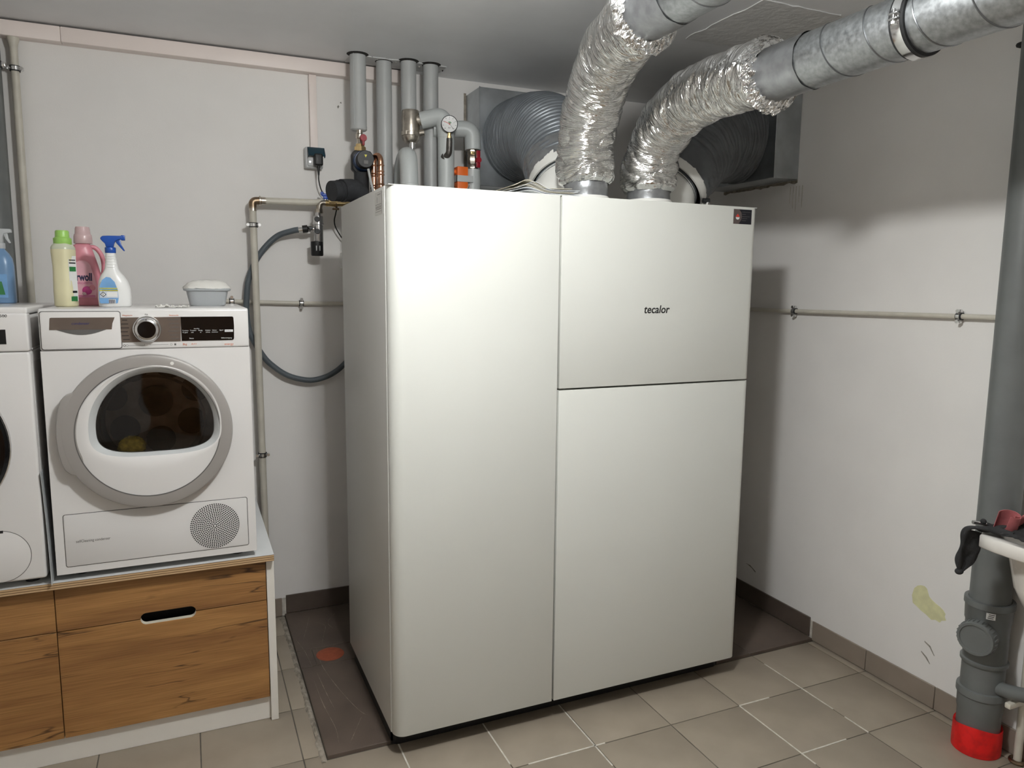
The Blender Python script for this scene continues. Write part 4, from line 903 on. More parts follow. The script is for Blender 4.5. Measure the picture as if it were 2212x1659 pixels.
for x0, x1, z in [(-.743,-.697,1.3835),(-.681,-.628,1.3845)]: part('scale_line', G().box(x0, x1, DY-.0014, DY-.0008, z-.0004, z+.0004), 'text_grey', ft)
for x in (-.697, -.6815): part('scale_line', G().box(x-.0004, x+.0004, DY-.0014, DY-.0008, 1.3835, 1.3875), 'text_grey', ft)
part('symbol', G().ring((-.754,DY-.001,1.3838), (0,1,0), .0030, .0006, 16, 6), 'text_black', ft); part('symbol', G().ring((-.7465,DY-.001,1.3838), (0,1,0), .0030, .0004, 16, 6), 'text_grey', ft); part('symbol', G().ring((-.620,DY-.001,1.3845), (0,1,0), .0030, .0004, 16, 6), 'text_grey', ft); part('symbol', G().box(-.611,-.606,DY-.0014,DY-.0008,1.3815,1.3875), 'text_grey', ft)
# door
def ring_y(prof, c): return G().lathe([(r, h) for r, h in prof], (c.x, DY, c.y), (0,-1,0), 120, cap=False)
dd = part('door', ring_y([(.238,.001),(.246,.006),(.2475,.028),(.244,.037),(.238,.039),(.210,.0392),(.2085,.0370)], DC), 'silver_ring', t)
part('ring_groove', ring_y([(.2095,.0385),(.2095,.0396),(.2070,.0396),(.2070,.0360)], DC), 'text_grey', dd)
grip = [(-.885,1.236),(-.900,1.244),(-.922,1.237),(-.934,1.222),(-.944,1.19),(-.950,1.15),(-.9525,1.11),(-.950,1.07),(-.943,1.03),(-.934,1.005),(-.920,.990),(-.900,.986),(-.880,.980),(-.885,1.11)]
part('door_grip', G().prism(grip, 'xz', DY-.0375, DY-.004), 'silver_ring', dd, bevel=.004, bseg=3)
part('door_badge', G().lathe([(.0,.0392),(.0055,.0392),(.0055,.0397),(.0,.0397)], (-.620,DY,1.327), (0,-1,0), 20, cap=False), 'white_pl', dd)
N_ = 120; dcx, dcz = -.675, 1.128
def dshape(a, s_=1.0, dz=0):
    ca, sa = math.cos(a), math.sin(a)
    if sa >= 0: r = .172
    else: r = 1/((abs(ca)/.172)**3.4+(abs(sa)/.086)**3.4)**(1/3.4)
    r *= s_; return dcx+ca*r, dcz+sa*r+dz
vv = []; 
for k in range(N_):
    a = 2*PI*k/N_; vv.append((a,))
def loop(fn): return [fn(2*PI*k/N_) for k in range(N_)]
def circ(a):
    # point on the door circle in direction a from the window's centre
    ca, sa = math.cos(a), math.sin(a); ox, oz = dcx-DC.x, dcz-DC.y
    b = ox*ca+oz*sa; c_ = ox*ox+oz*oz-.2085**2; s_ = -b+math.sqrt(b*b-c_); return dcx+ca*s_, dcz+sa*s_
def strip(loops, closed=True):
    g = G(); v = [p for l in loops for p in l]; f = []
    for i in range(len(loops)-1):
        for k in range(N_): f.append((i*N_+k, i*N_+(k+1)%N_, (i+1)*N_+(k+1)%N_, (i+1)*N_+k))
    return g.add(v, f)
lo_ = loop(circ); l1 = [dshape(2*PI*k/N_, 1.125, .001) for k in range(N_)]; l2 = [dshape(2*PI*k/N_, 1.10) for k in range(N_)]; l3 = [dshape(2*PI*k/N_, 1.0) for k in range(N_)]
part('door_cover', strip([[(x, DY-.036, z) for x, z in lo_], [(x, DY-.0395-.004*math.sin(PI*k/N_*1), z) for k, (x, z) in enumerate([((a[0]*.35+b[0]*.65), (a[1]*.35+b[1]*.65)) for a, b in zip(lo_, l1)])], [(x, DY-.041, z) for x, z in l1], [(x, DY-.040, z) for x, z in l2]]), 'white_app', dd, sharp=50)
part('window_bezel', strip([[(x, DY-.0402, z) for x, z in l2], [(x, DY-.026, z) for x, z in l3], [(x, DY-.012, z) for x, z in [dshape(2*PI*k/N_, .985) for k in range(N_)]]]), 'bezel', dd, sharp=50)
gl = G(); gv = []
rings_ = [1.0,.85,.66,.45,.22]
for s_ in rings_:
    for k in range(N_):
        x, z = dshape(2*PI*k/N_, s_*.995); gv.append((x, DY-.019-.010*(1-s_)**.7, z))
gv.append((dcx, DY-.030, dcz+.01)); gf = []
for i in range(len(rings_)-1):
    for k in range(N_): gf.append((i*N_+k, i*N_+(k+1)%N_, (i+1)*N_+(k+1)%N_, (i+1)*N_+k))
for k in range(N_): gf.append(((len(rings_)-1)*N_+k, (len(rings_)-1)*N_+(k+1)%N_, len(gv)-1))
part('door_glass', gl.add(gv, gf), 'glass', dd, sharp=80)
# drum seen through the glass
dm = part('drum', G().lathe([(.205,.385-DY),(.215,.43-DY),(.262,.45-DY),(.262,.88-DY),(.0,.90-DY)], (DC.x, DY, DC.y+.02), (0,1,0), 64, cap=False), 'drum', t)
for k in range(3):
    a = .6+k*2*PI/3; part('drum_paddle', G().rbox(-.03,.03,.47,.86,-.05,0,.012,2).xf(Matrix.Translation((DC.x, 0, DC.y+.02)) @ Matrix.Rotation(-a, 4, 'Y') @ Matrix.Translation((0,0,.262))), 'drum', dm)
for k in range(7):
    a = 2*PI*k/7+.3; part('drum_perforation', G().lathe([(.0,0),(.052,0),(.052,.002),(.0,.002)], (DC.x+.15*math.cos(a), .877, DC.y+.02+.15*math.sin(a)), (0,1,0), 28, cap=False), 'drum_dark', dm)
part('drum_perforation', G().lathe([(.0,0),(.060,0),(.060,.002),(.0,.002)], (DC.x, .877, DC.y+.02), (0,1,0), 28, cap=False), 'drum_dark', dm)
part('door_seal', G().lathe([(.150,.0),(.158,.012),(.150,.05),(.146,.10)], (DC.x+.01, DY+.0, DC.y+.02), (0,1,0), 64, cap=False), 'drum_dark', dm)
part('inner_sill', G().rbox(-.82,-.54,DY-.004,DY+.10,1.002,1.014,.004,2), 'bezel', dm)
bl = G(); bc = Vector((-.752,.415,1.050))
bl.ball((0,0,0), 1, 44, 28)
for i, q in enumerate(bl.v):
    n_ = q.normalized(); bl.v[i] = bc+Vector((n_.x*.040, n_.y*.034, n_.z*.034))*(1+.10*noise.noise(n_*14)+.16*abs(noise.noise(n_*30)))
solo('scrub_sponge', bl, 'yellow', 'fuzzy yellow sponge lying in the dryer behind the glass', 'sponge', tuple(bc-Vector((0,0,.034))), sharp=80)

# ================================================================== washing machine
WX1, WY = -1.006, .360; WX0 = WX1-.598
t = thing('washing_machine', 'white washing machine cut off by the left frame edge', 'washing machine', (WX0+.3,.65,.640))
part('body', G().rbox(WX0, WX1, WY, .94, .664, 1.372, .008, 3), 'white_app', t)
for fx in (WX0+.06, WX1-.05):
    for fy in (WY+.07, .86): part('foot', G().lathe([(.0,.6401),(.020,.6401),(.020,.650),(.012,.654),(.012,.668)], (fx,fy,0), seg=16), 'rubber', t)
cp = part('control_panel', G().rbox(WX0, WX1, WY-.001, WY+.05, 1.3735, 1.487, .006, 3), 'white_app', t)
part('rear_panel', G().rbox(WX0+.004, WX1-.004, WY+.045, .935, 1.368, 1.480, .004, 2), 'white_app2', t)
part('lid', G().rbox(WX0, WX1, WY+.004, .94, 1.484, 1.505, .006, 3), 'white_app', t)
part('side_groove', G().box(WX1-.0005, WX1+.0008, WY+.03, .90, .70, 1.34).box(WX1-.0005, WX1+.0008, WY+.045, .90, 1.376, 1.38), 'white_app2', t)
part('display', G().box(-1.30, -1.0625, WY-.0025, WY+.002, 1.3965, 1.4395), 'black_gloss', cp)
text('1500', .0115, (-1.0812, WY-.0013, 1.476), 'text_black', cp, width=.0225)
wd = part('door', G().lathe([(.205,.0),(.228,.004),(.230,.022),(.222,.034),(.205,.038),(.165,.034),(.150,.010),(.0,.0)], (-1.303,WY,1.095), (0,-1,0), 72, cap=False), 'black_gloss', t)
part('door_trim', G().ring((-1.303,WY-.003,1.095), (0,1,0), .2295, .004, 72, 8), 'chrome', wd)
part('filter_flap', G().lathe([(.0,.0),(.080,.0),(.080,.0012),(.0785,.0018),(.0,.0018)], (-1.123,WY,.748), (0,-1,0), 48, cap=False), 'white_app', t)
part('flap_gap', G().lathe([(.0802,.0),(.0802,.0006),(.0818,.0006),(.0818,.0)], (-1.123,WY,.748), (0,-1,0), 48, cap=False), 'text_grey', t)
part('flap_notch', G().box(-1.125,-1.110,WY-.002,WY+.001,.822,.830), 'black', t)
# plastic sheet between the machines
def sheetfn(u, v):
    z = .6405+.36*u; b = math.sin(u*PI*.9)
    return (-1.0015+.016*(1-u)**2*0+.012*(1-u)+.006*b*0, .37+.16*v+.03*(1-u)*0, z) if 0 else (-.994-.008*u+.004*math.sin(u*5)*v, .350+.012*math.sin(u*3)+.2*v*(1-.6*u), z)
solo('plastic_sheet', G().grid(sheetfn, 24, 6, .001), 'clear_white', 'curved white plastic sheet jammed upright between the two machines', 'sheet', (-.994,.4,.6405))

# ================================================================== things on the machines
TZ = DZ1+.0003
def superlathe(prof, o, n=3.0, seg=40, rot=0):
    """stack of superellipse rings: prof = (half width x, half depth y, z, shift x)"""
    g = G(); v = []; f = []
    for hx_, hy_, z, sx in prof:
        for k in range(seg):
            a = 2*PI*k/seg; ca, sa = math.cos(a), math.sin(a); r = 1/((abs(ca))**n+(abs(sa))**n)**(1/n)
            v.append((sx+ca*r*hx_, sa*r*hy_, z))
    m_ = len(prof)
    for i in range(m_-1):
        for k in range(seg): f.append((i*seg+k, i*seg+(k+1)%seg, (i+1)*seg+(k+1)%seg, (i+1)*seg+k))
    f.append(tuple(reversed(range(seg)))); f.append(tuple((m_-1)*seg+k for k in range(seg)))
    g.add(v, f); g.xf(Matrix.Translation(o) @ Matrix.Rotation(rot, 4, 'Z')); return g
def panel_on(o, rot, poly, depth, th=.0008):
    """flat print standing on a bottle's front at local -y = depth"""
    g = G().prism(poly, 'xz', -depth-th, -depth); return g.xf(Matrix.Translation(o) @ Matrix.Rotation(rot, 4, 'Z'))
# cream softener bottle with green cap
bo = (-.932,.60,TZ); t = thing('detergent_bottle', 'cream bottle with a lime green cap at the left on the dryer', 'bottle', bo, 'bottles on the machines')
part('bottle', superlathe([(.026,.030,0,0),(.030,.036,.004,0),(.0305,.036,.05,0),(.0295,.034,.10,0),(.0290,.033,.13,0),(.031,.035,.165,0),(.0315,.036,.180,0),(.0312,.0355,.186,0)], bo, 3, 44, -.35), 'cream_liq', t, sharp=70)
part('shoulder', superlathe([(.0312,.0355,.186,0),(.031,.035,.192,0),(.027,.030,.200,0),(.0225,.024,.205,0),(.0222,.0222,.214,0)], bo, 3, 44, -.35), 'cream_top', t, sharp=70)
part('cap', G().lathe([(.0250,.201),(.0265,.204),(.0265,.221),(.0225,.224),(.0205,.226),(.020,.243),(.018,.247),(.0,.2475)], bo, seg=36), 'green_cap', t)
lb = part('label', panel_on(bo, .95, [(-.016,.018),(.016,.018),(.016,.165),(-.016,.165)], .0312), 'white_bot', t)
for (z0, z1, m_) in ((.018,.034,'green_lab'),(.115,.130,'green_lab'),(.045,.052,'text_black'),(.140,.144,'text_black'),(.150,.153,'text_black')):
    part('label_print', panel_on(bo, .95, [(-.014,z0),(.012,z0),(.012,z1),(-.014,z1)], .0319), m_, lb)
# pink wool detergent
bo = (-.880,.720,TZ); ro = .12; t = thing('detergent_bottle', 'pink wool detergent bottle with a clear cap and side handle', 'bottle', bo, 'bottles on the machines')
part('bottle', superlathe([(.040,.028,0,0),(.045,.033,.005,0),(.0455,.034,.06,0),(.0445,.033,.10,-.001),(.041,.032,.14,-.006),(.0355,.031,.175,-.010),(.031,.029,.196,-.012),(.027,.026,.206,-.010),(.021,.021,.212,-.006),(.021,.021,.222,-.006)], bo, 2.6, 48, ro), 'pink', t, sharp=70)
part('handle', G().tube(spline([(.012,0,.202),(.030,0,.198),(.046,0,.176),(.052,0,.145),(.050,0,.115),(.044,0,.095),(.036,0,.080)], 8), lambda tt, a: .0095+.002*math.cos(2*a), 16).xf(Matrix.Translation(bo) @ Matrix.Rotation(ro, 4, 'Z')), 'pink', t, sharp=70)
part('cap', G().lathe([(.0285,.212),(.0290,.215),(.0280,.236),(.0265,.242),(.0240,.245),(.0225,.262),(.0205,.2685),(.0,.2695)], (bo[0]-.006,bo[1],bo[2]), seg=36), 'pink_cap', t)
lb = part('label', panel_on(bo, ro, [(-.042,.028),(.022,.028),(.026,.06),(.020,.10)]+arc(-.014,.128,.026,0,PI,10)+[(-.042,.10)], .0352), 'pink_pale', t)
RM = Matrix.Rotation(ro, 3, 'Z') @ Matrix(((1,0,0),(0,0,-1),(0,1,0)))
def on(o, rot, a, d, z): return Vector(o)+Matrix.Rotation(rot, 3, 'Z') @ Vector((a, -d, z))
text('Perwoll', .036, on(bo, ro, -.056, .0364, .086), 'text_navy', lb, face=RM, width=.068, bold=.0012)
text('WOLLWASCHMITTEL', .0095, on(bo, ro, -.056, .0364, .074), 'magenta', lb, face=RM, width=.070)
for a, z, r_, m_ in ((-.004,.052,.015,'magenta'),(.012,.062,.010,'pink'),(-.012,.042,.007,'pink_cap')):
    part('label_drop', G().lathe([(0,0),(r_,0),(r_*.8,.0022),(0,.003)], on(bo, ro, a, .0358, z), (math.sin(ro), -math.cos(ro), 0), 24, cap=False), m_, lb)
for z in (.034,.030): part('label_print', panel_on(bo, ro, [(-.04,z),(.02,z),(.02,z+.0018),(-.04,z+.0018)], .0364), 'magenta', lb)
# white spray bottle with blue trigger
bo = (-.786,.55,TZ); ro = .0; t = thing('spray_bottle', 'white spray cleaner with a dark blue trigger head', 'spray bottle', bo, 'bottles on the machines')
part('bottle', superlathe([(.044,.026,0,0),(.048,.029,.004,0),(.0495,.030,.03,0),(.048,.030,.06,0),(.043,.029,.085,-.002),(.034,.026,.103,-.004),(.025,.022,.115,-.005),(.020,.0185,.125,-.005),(.0165,.0160,.150,-.005),(.0145,.0145,.172,-.005),(.0145,.0145,.178,-.005)], bo, 2.5, 48, ro), 'white_bot', t, sharp=70)
for k in range(5): part('grip_ridge', G().ring((bo[0]-.005,bo[1],bo[2]+.130+.009*k), (0,0,1), .0188-.0008*k, .0013, 28, 6), 'white_bot', t)
part('collar', G().lathe([(.0155,.176),(.0165,.178),(.0165,.193),(.015,.195)], (bo[0]-.005,bo[1],bo[2]), seg=28), 'spray_blue', t)
hd_ = [(-.030,.226),(-.024,.231),(-.010,.232),(.010,.2325),(.035,.233),(.036,.221),(.022,.220),(.012,.214),(.008,.205),(.006,.195),(-.016,.195),(-.018,.206),(-.026,.214),(-.031,.221)]
part('trigger_head', G().prism([(bo[0]-.001+a, bo[2]+b) for a, b in hd_], 'xz', bo[1]-.012, bo[1]+.012), 'spray_blue', t, bevel=.003, bseg=3)
part('nozzle', G().rbox(bo[0]+.028, bo[0]+.040, bo[1]-.010, bo[1]+.010, bo[2]+.218, bo[2]+.235, .002), 'spray_blue', t)
part('trigger', G().prism([(bo[0]+a, bo[2]+b) for a, b in [(.012,.220),(.026,.220),(.028,.205),(.038,.184),(.034,.183),(.022,.198),(.013,.210)]], 'xz', bo[1]-.007, bo[1]+.007), 'spray_blue', t, bevel=.002, bseg=2)
lb = part('label', panel_on(bo, 0, [(.010,.014),(.013,.030),(.012,.055),(.004,.082),(-.008,.096),(-.020,.098),(-.032,.088),(-.040,.068),(-.043,.045),(-.043,.016),(-.040,.012),(.006,.012)], .0300), 'label_blue', t)
for a0, a1, z0, z1, m_ in [(-.041,.012,.030,.052,'label_pale'),(-.041,.012,.0525,.0560,'label_yel'),(-.040,.011,.0600,.0625,'label_yel'),(-.034,.010,.0535,.0545,'text_black'),(-.016,.004,.012,.026,'white_bot'),(-.020,.010,.034,.049,'white_bot')]:
    part('label_print', panel_on(bo, 0, [(a0,z0),(a1,z0),(a1,z1),(a0,z1)], .0312 if m_ == 'label_pale' else .0316), m_, lb)
part('hazard_mark', panel_on(bo, 0, [(-.040,.0415),(-.031,.0505),(-.022,.0415),(-.031,.0325)], .0320), 'text_black', lb)
part('hazard_field', panel_on(bo, 0, [(-.0375,.0415),(-.031,.048),(-.0245,.0415),(-.031,.035)], .0324), 'white_bot', lb)
RB = Matrix.Rotation(0, 3, 'Z') @ Matrix(((1,0,0),(0,0,-1),(0,1,0)))
text('!', .010, on(bo, 0, -.0325, .0334, .038), 'text_black', lb, face=RB, bold=.0004)
for k in range(7): part('bar_code', panel_on(bo, 0, [(-.015+.0026*k,.013),(-.0137+.0026*k,.013),(-.0137+.0026*k,.025),(-.015+.0026*k,.025)], .0326), 'text_navy', lb)
# blue spray bottle on the washing machine
WZ = 1.5053; bo = (-1.152,.85,WZ); t = thing('spray_bottle', 'light blue spray bottle with a white trigger at the left frame edge', 'spray bottle', bo, 'bottles on the machines')
part('bottle', superlathe([(.034,.030,0,0),(.037,.033,.005,0),(.037,.033,.08,0),(.0365,.033,.13,0),(.033,.030,.155,0),(.024,.024,.172,0),(.016,.016,.182,0),(.013,.013,.186,0),(.013,.013,.192,0)], bo, 2.4, 40, 0), 'blue_liq', t, sharp=70)
part('collar', G().lathe([(.015,.188),(.0155,.190),(.0155,.206),(.013,.208)], bo, seg=28), 'clear_white', t)
part('trigger_head', G().prism([(bo[0]+a, bo[2]+b) for a, b in [(-.026,.236),(-.018,.252),(-.004,.256),(.036,.256),(.037,.243),(.014,.240),(.010,.224),(.010,.207),(-.012,.207),(-.014,.222)]], 'xz', bo[1]-.010, bo[1]+.010), 'clear_white', t, bevel=.003, bseg=2)
part('trigger', G().prism([(bo[0]+a, bo[2]+b) for a, b in [(.012,.242),(.024,.242),(.026,.225),(.033,.208),(.028,.206),(.018,.222)]], 'xz', bo[1]-.006, bo[1]+.006), 'clear_white', t, bevel=.0015, bseg=2)
part('label', panel_on(bo, .2, [(-.03,.02),(.012,.02),(.012,.10),(-.03,.10)], .0335), 'label_blue', t)
part('label_print', panel_on(bo, .2, [(-.03,.03),(.004,.03),(-.004,.075),(-.03,.075)], .0345), 'green_lab', t)
# grey tub with bulging film lid
bo = (-.499,.68,TZ); t = thing('plastic_tub', 'small grey plastic tub with a bulging translucent film lid', 'tub', bo)
part('tub', superlathe([(.056,.040,0,0),(.060,.043,.003,0),(.070,.050,.052,0),(.074,.053,.053,0),(.079,.057,.055,0),(.080,.058,.060,0),(.077,.055,.064,0)], bo, 4.5, 56, 0), 'tub', t, sharp=40)
g = superlathe([(.081,.059,.062,0),(.080,.058,.066,0),(.073,.052,.072,0),(.064,.046,.082,0),(.048,.036,.089,.002),(.028,.02,.092,.004),(.004,.003,.093,.004)], bo, 3.6, 56, .03)
for i, q in enumerate(g.v): g.v[i] = q+Vector((0,0,.003*noise.noise(q*60)))
part('film_lid', g, 'film', t, sharp=70)
# crumpled wrapper
g = G().grid(lambda u, v: (-.662+.10*u, .400+.045*v+.012*noise.noise((u*5,v*3,2)), TZ+.0015+.012*abs(noise.noise((u*6+.5,v*4,7)))+.006*abs(noise.noise((u*14,v*9,3)))), 26, 12, .0006)
solo('plastic_wrapper', g, 'film', 'crumpled clear plastic wrapper lying near the dryer front edge', 'wrapper', (-.61,.42,TZ), sharp=25)

# ================================================================== papers on the heat pump
for k, (x0, x1, y0, y1, lift, ben, m_) in enumerate([(.430,.695,.050,.215,.003,.012,'paper'),(.422,.690,.048,.214,.0075,.017,'paper'),(.418,.668,.046,.216,.0115,.021,'paper_c'),(.440,.684,.050,.21,.0155,.022,'paper'),(.450,.690,.046,.212,.0190,.024,'paper'),(.428,.660,.045,.206,.0225,.026,'paper_c')]):
    def leaf(u, v, x0=x0, x1=x1, y0=y0, y1=y1, lift=lift, ben=ben, k=k):
        s_ = math.exp(-((u-.26)/.17)**2)
        return (x0+(x1-x0)*u, y0+(y1-y0)*v+.01*u*k*.2, HT+.0026+lift+ben*s_*(1-.4*v)+.004*u*u*(k*.35))
    solo('leaflet', G().grid(leaf, 24, 4, .0008), m_, ['bottom leaflet of the curled paper pile on the heat pump', 'second leaflet from below in the curled paper pile on the heat pump', 'cream leaflet in the middle of the paper pile on the heat pump', 'white leaflet just above the middle of the paper pile on the heat pump', 'white leaflet under the topmost cream one on the heat pump', 'topmost cream leaflet of the curled paper pile on the heat pump'][k], 'leaflet', (.56,.13,HT+.0025+lift), 'paper pile on the heat pump')

# ================================================================== drain standpipe on the right
SXp, SYp = 1.884, -.712
t = thing('drain_pipe', 'tall grey drain standpipe with a cleanout cap in the right corner', 'pipe', (SXp,SYp,0))
o_ = (SXp,SYp,0)
part('upper_tube', G().cyl((SXp,SYp,.53), (SXp,SYp,2.50), .0615, seg=44), 'ht_grey', t)
part('cleanout_fitting', G().lathe([(.063,.545),(.0745,.545),(.0755,.540),(.0755,.525),(.0715,.520),(.0695,.470),(.0665,.462),(.0660,.335),(.0720,.332),(.0720,.322),(.0690,.318)], o_, seg=48, cap=False), 'ht_grey', t)
part('socket_pipe', G().lathe([(.0655,.335),(.0655,.230),(.0740,.228),(.0755,.222),(.0755,.205),(.0705,.200),(.0695,.150),(.0665,.142),(.0665,.06)], o_, seg=48, cap=False), 'ht_grey', t)
ca = Vector((-.90,-.22,-.04)).normalized(); cc = Vector((SXp,SYp,.432))
part('cap_stub', G().lathe([(.052,.0),(.052,.085)], cc, ca, 40, cap=False), 'ht_grey', t)
cpn = part('screw_cap', G().lathe([(.056,.066),(.058,.068),(.058,.096),(.055,.102),(.048,.102),(.046,.098),(.0,.098)], cc, ca, 48, cap=False), 'ht_grey', t)
u1 = ca.cross(Vector((0,0,1))).normalized(); u2 = u1.cross(ca)
for k in range(28):
    a = 2*PI*k/28; q = cc+ca*.083+(u1*math.cos(a)+u2*math.sin(a))*.0585
    part('cap_rib', G().cyl(q-ca*.011, q+ca*.011, .0022, seg=6), 'ht_grey', cpn)
lbq = cc*1
n0 = Vector((-.84,-.54,0)).normalized()
part('pipe_label', G().grid(lambda u, v: (SXp+math.cos(math.atan2(n0.y,n0.x)-.10+.36*u)*.0742, SYp+math.sin(math.atan2(n0.y,n0.x)-.10+.36*u)*.0742, (.498+.022*v)), 10, 2, .0006), 'white_bot', t)
for k in range(3): part('label_print', G().grid(lambda u, v, k=k: (SXp+math.cos(math.atan2(n0.y,n0.x)-.04+.22*u+.02*k)*.0748, SYp+math.sin(math.atan2(n0.y,n0.x)-.04+.22*u+.02*k)*.0748, (.502+.006*k+.0022*v)), 8, 1), 'text_black', t)
part('branch', G().tube(fillet([(SXp,SYp-.03,.245),(SXp-.005,SYp-.115,.262),(SXp-.004,SYp-.185,.285),(SXp-.003,SYp-.19,.36)], .045, 10), .0235, 24), 'ht_grey', t)
part('branch_socket', G().lathe([(.0235,0),(.0275,.002),(.0285,.008),(.0285,.014),(.0265,.018),(.0262,.06),(.0285,.062),(.029,.07),(.027,.074)], (SXp-.003,SYp-.19,.325), (0,0,1), 28, cap=False), 'ht_grey', t)
part('branch_pipe', G().cyl((SXp-.003,SYp-.19,.38), (SXp-.003,SYp-.19,.50), .021, seg=24), 'ht_grey', t)
sl_ = G().lathe([(.0672,.0005),(.0750,.0005),(.0755,.01),(.0748,.094),(.074,.098),(.0675,.094)], o_, seg=56, cap=False)
for i, q in enumerate(sl_.v):
    if q.z > .085: sl_.v[i] = q+Vector((0,0,.008*math.sin(math.atan2(q.y-SYp, q.x-SXp)*2+.6)))
solo('floor_sleeve', sl_, 'red', 'scuffed bright red sleeve around the foot of the grey standpipe', 'sleeve', (SXp,SYp,0))
t = thing('water_pipe', 'thin white pipe rising from the floor under the sink', 'pipe', (1.935,-.822,0))
part('run', G().cyl((1.935,-.822,0), (1.935,-.822,.40), .0125, seg=18), 'cream_pipe', t)
part('floor_rose', G().ring((1.935,-.822,.006), (0,0,1), .020, .007, 24, 8), 'bronze', t)
part('bracket', G().rbox(1.85,XR,-.832,-.812,.213,.232,.004), 'cream_pipe', t)

# ================================================================== sink with cloths
sx0, sx1, sy0, sy1, sz = 1.622, XR-.001, -1.40, -.802, .838
t = thing('utility_sink', 'white ceramic utility sink cut off by the right frame edge', 'sink', (XR,-1.1,.56))
g = G(); seg = 48
def sq(hx_, hy_, cx_, cy_, z, n):
    out = []
    for k in range(seg):
        a = 2*PI*k/seg; ca_, sa_ = math.cos(a), math.sin(a); r = 1/((abs(ca_))**n+(abs(sa_))**n)**(1/n); out.append((cx_+ca_*r*hx_, cy_+sa_*r*hy_, z))
    return out
cxm, cym = (sx0+sx1)/2, (sy0+sy1)/2; hx_, hy_ = (sx1-sx0)/2, (sy1-sy0)/2
L_ = [sq(.02,.02,cxm,cym,.585,3), sq(hx_-.10,hy_-.11,cxm+.01,cym,.588,3), sq(hx_-.075,hy_-.085,cxm+.01,cym,.615,3.5), sq(hx_-.060,hy_-.065,cxm+.005,cym,.68,4.5), sq(hx_-.048,hy_-.050,cxm,cym,.795,5.5), sq(hx_-.003,hy_-.003,cxm,cym,.797,12), sq(hx_,hy_,cxm,cym,.801,12), sq(hx_,hy_,cxm,cym,.833,12), sq(hx_-.004,hy_-.004,cxm,cym,.838,12), sq(hx_-.030,hy_-.030,cxm,cym,.838,7), sq(hx_-.040,hy_-.042,cxm,cym,.828,6), sq(hx_-.07,hy_-.08,cxm,cym,.66,4), sq(hx_-.11,hy_-.12,cxm,cym,.615,3), sq(.02,.02,cxm,cym,.612,2)]
v = [p for l in L_ for p in l]; f = []
for i in range(len(L_)-1):
    for k in range(seg): f.append((i*seg+k, i*seg+(k+1)%seg, (i+1)*seg+(k+1)%seg, (i+1)*seg+k))
f.append(tuple(reversed(range(seg)))); f.append(tuple((len(L_)-1)*seg+k for k in range(seg)))
part('basin', g.add(v, f), 'ceramic', t, sharp=50)
part('waste_fitting', G().cyl((1.80,-1.0,.585), (1.80,-1.0,.50), .028, seg=24).lathe([(.034,.0),(.034,.03)], (1.80,-1.0,.53), (0,0,1), 10), 'ht_grey', t)
part('waste_pipe', G().tube(fillet([(1.80,-1.0,.51),(1.80,-1.0,.40),(1.88,-.95,.40),(1.881,-.902,.45),(1.881,-.902,.503)], .04), .02, 20), 'ht_grey', t)
def drape(u, v):
    # u runs along the rim (away from the corner), v from the inside over the rim and down
    n1 = noise.noise((u*5, v*4, 1.1)); n2 = noise.noise((u*13, v*11, 4.2))
    x = 1.640+.24*u+.008*n1; 
    z = .842+.030*math.sin(PI*min(1, v*1.15))*(.35+.9*u)+.012*abs(n1)+.008*n2
    y = -.985+.19*v+.02*n1
    return (x, y, z+.004)
t = thing('cloth', 'crumpled black cloth hanging over the corner of the sink', 'cloth', (1.66,-.80,.72))
part('lying_part', G().grid(drape, 30, 26, .003), 'cloth_black', t, sharp=80)
def hang(u, v):
    # a triangular corner: top edge along the rim end, tip hanging at the left
    a = Vector((1.606,-.796,.852)); b = Vector((1.735,-.797,.812)); c_ = Vector((1.606,-.792,.708))
    p_ = a.lerp(b, u*(1-v)**.9).lerp(c_, 0) + (c_-a)*v
    n1 = noise.noise((u*3, v*4, 7)); f_ = math.sin(u*(1-v)*11+v*2)
    return (p_.x+.004*n1, p_.y+.012*f_*(1-.5*v)+.008*n1+.004, p_.z+.004*noise.noise((u*6,v*6,3)))
part('hanging_corner', G().grid(hang, 22, 24, .003), 'cloth_black', t, sharp=80)
part('rolled_hem', G().tube(spline([(1.66,-.90,.858),(1.634,-.83,.860),(1.612,-.79,.848),(1.607,-.783,.80),(1.600,-.780,.755),(1.606,-.782,.712)], 8), lambda tt, a: .009+.003*math.sin(tt*17)+.002*math.cos(2*a), 14), 'cloth_black', t, sharp=80)
part('knot', G().ball((1.606,-.782,.710), .013, 16, 10, (1.1,.9,.8)), 'cloth_black', t, sharp=80)
part('knot', G().ball((1.672,-.80,.868), .009, 14, 9), 'cloth_black', t, sharp=80)
t = thing('cloth', 'small dusky pink cloth standing crumpled behind the black one', 'cloth', (1.74,-.87,.85))
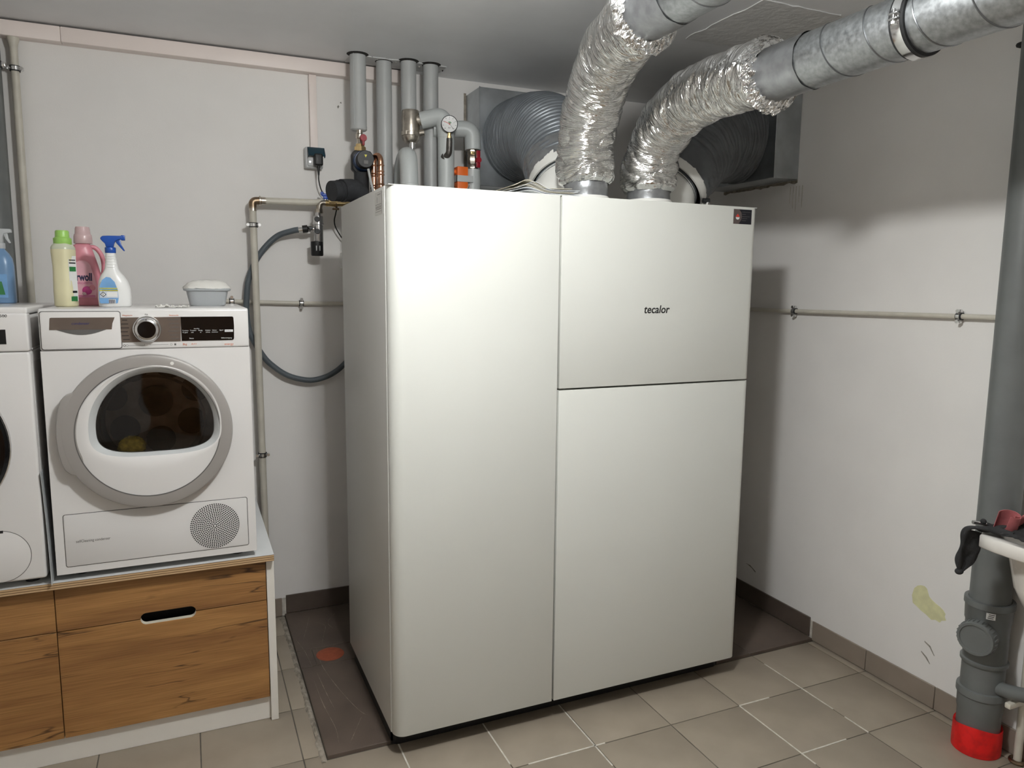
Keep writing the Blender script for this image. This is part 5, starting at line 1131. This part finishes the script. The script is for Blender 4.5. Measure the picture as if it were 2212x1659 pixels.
part('fabric', G().grid(lambda u, v: (1.690+.13*u+.008*noise.noise((u*4,v*4,2)), -.852-.018*math.sin(u*7)-.03*v+.010*noise.noise((u*6,v*3,9)), .852+(.056+.014*noise.noise((u*7,1,2)))*v*(1-.25*u*u)), 24, 12, .002), 'cloth_pink', t, sharp=80)
part('cuff', G().grid(lambda u, v: (1.682+.036*math.sin(u*PI*1.2)*(1-v*.2), -.855+.028*math.cos(u*PI*1.3)-.012*v, .858+.052*v+.006*math.sin(u*6)), 14, 8, .002), 'cloth_pink', t, sharp=80)
t = thing('small_bottle', 'small grey-green bottle lying on the cloths in the sink corner', 'bottle', (1.76,-.90,.88))
part('bottle', G().lathe([(.0,0),(.012,.001),(.016,.01),(.017,.06),(.010,.075),(.009,.09),(.0,.092)], (1.725,-.895,.893), (.75,-.6,-.1), 24, cap=False), 'bottle_green', t)
t = thing('tap_stub', 'small steel wall fixing sticking out beside the grey standpipe', 'fitting', (XR,-.66,.88))
part('stud', G().cyl((1.70,-.79,.853), (1.66,-.775,.860), .006, seg=12).cyl((1.70,-.79,.843), (1.662,-.778,.842), .005, seg=12), 'steel', t)
import OpenImageIO as oiio, numpy as np, sys
im=oiio.ImageBuf('/workdir/render_main.png').get_pixels(oiio.FLOAT)[:,:,:3]
h,w=im.shape[:2]; k=w/2212
pts=dict(hp_top=(955,465),hp_bot=(1005,1405),wallL=(405,305),wallR=(1905,805),floor=(1505,1535),hp_side=(805,905),ceilL=(305,45),wallRsh=(1905,355),hp_mid=(1000,900),hpR=(1450,1200),ceilmid=(1050,10),ceil2=(1000,120),hpsh=(1660,900),dryer=(450,780),dryerlow=(300,1150),wood=(400,1420),darktile=(720,1500),slabsh=(1690,1380),pipe2=(829,250),wallmid=(680,700),tileL=(300,1620),foil=(1270,300),galv=(1850,130),sidep=(2180,900),ductL=(1100,300),trunk=(400,100))
for n,(x,y) in pts.items():
    X,Y=int(x*k),int(y*k); c=im[max(0,Y-2):Y+3,max(0,X-2):X+3].mean((0,1)); print(n,(x,y),(c*255).round().astype(int))
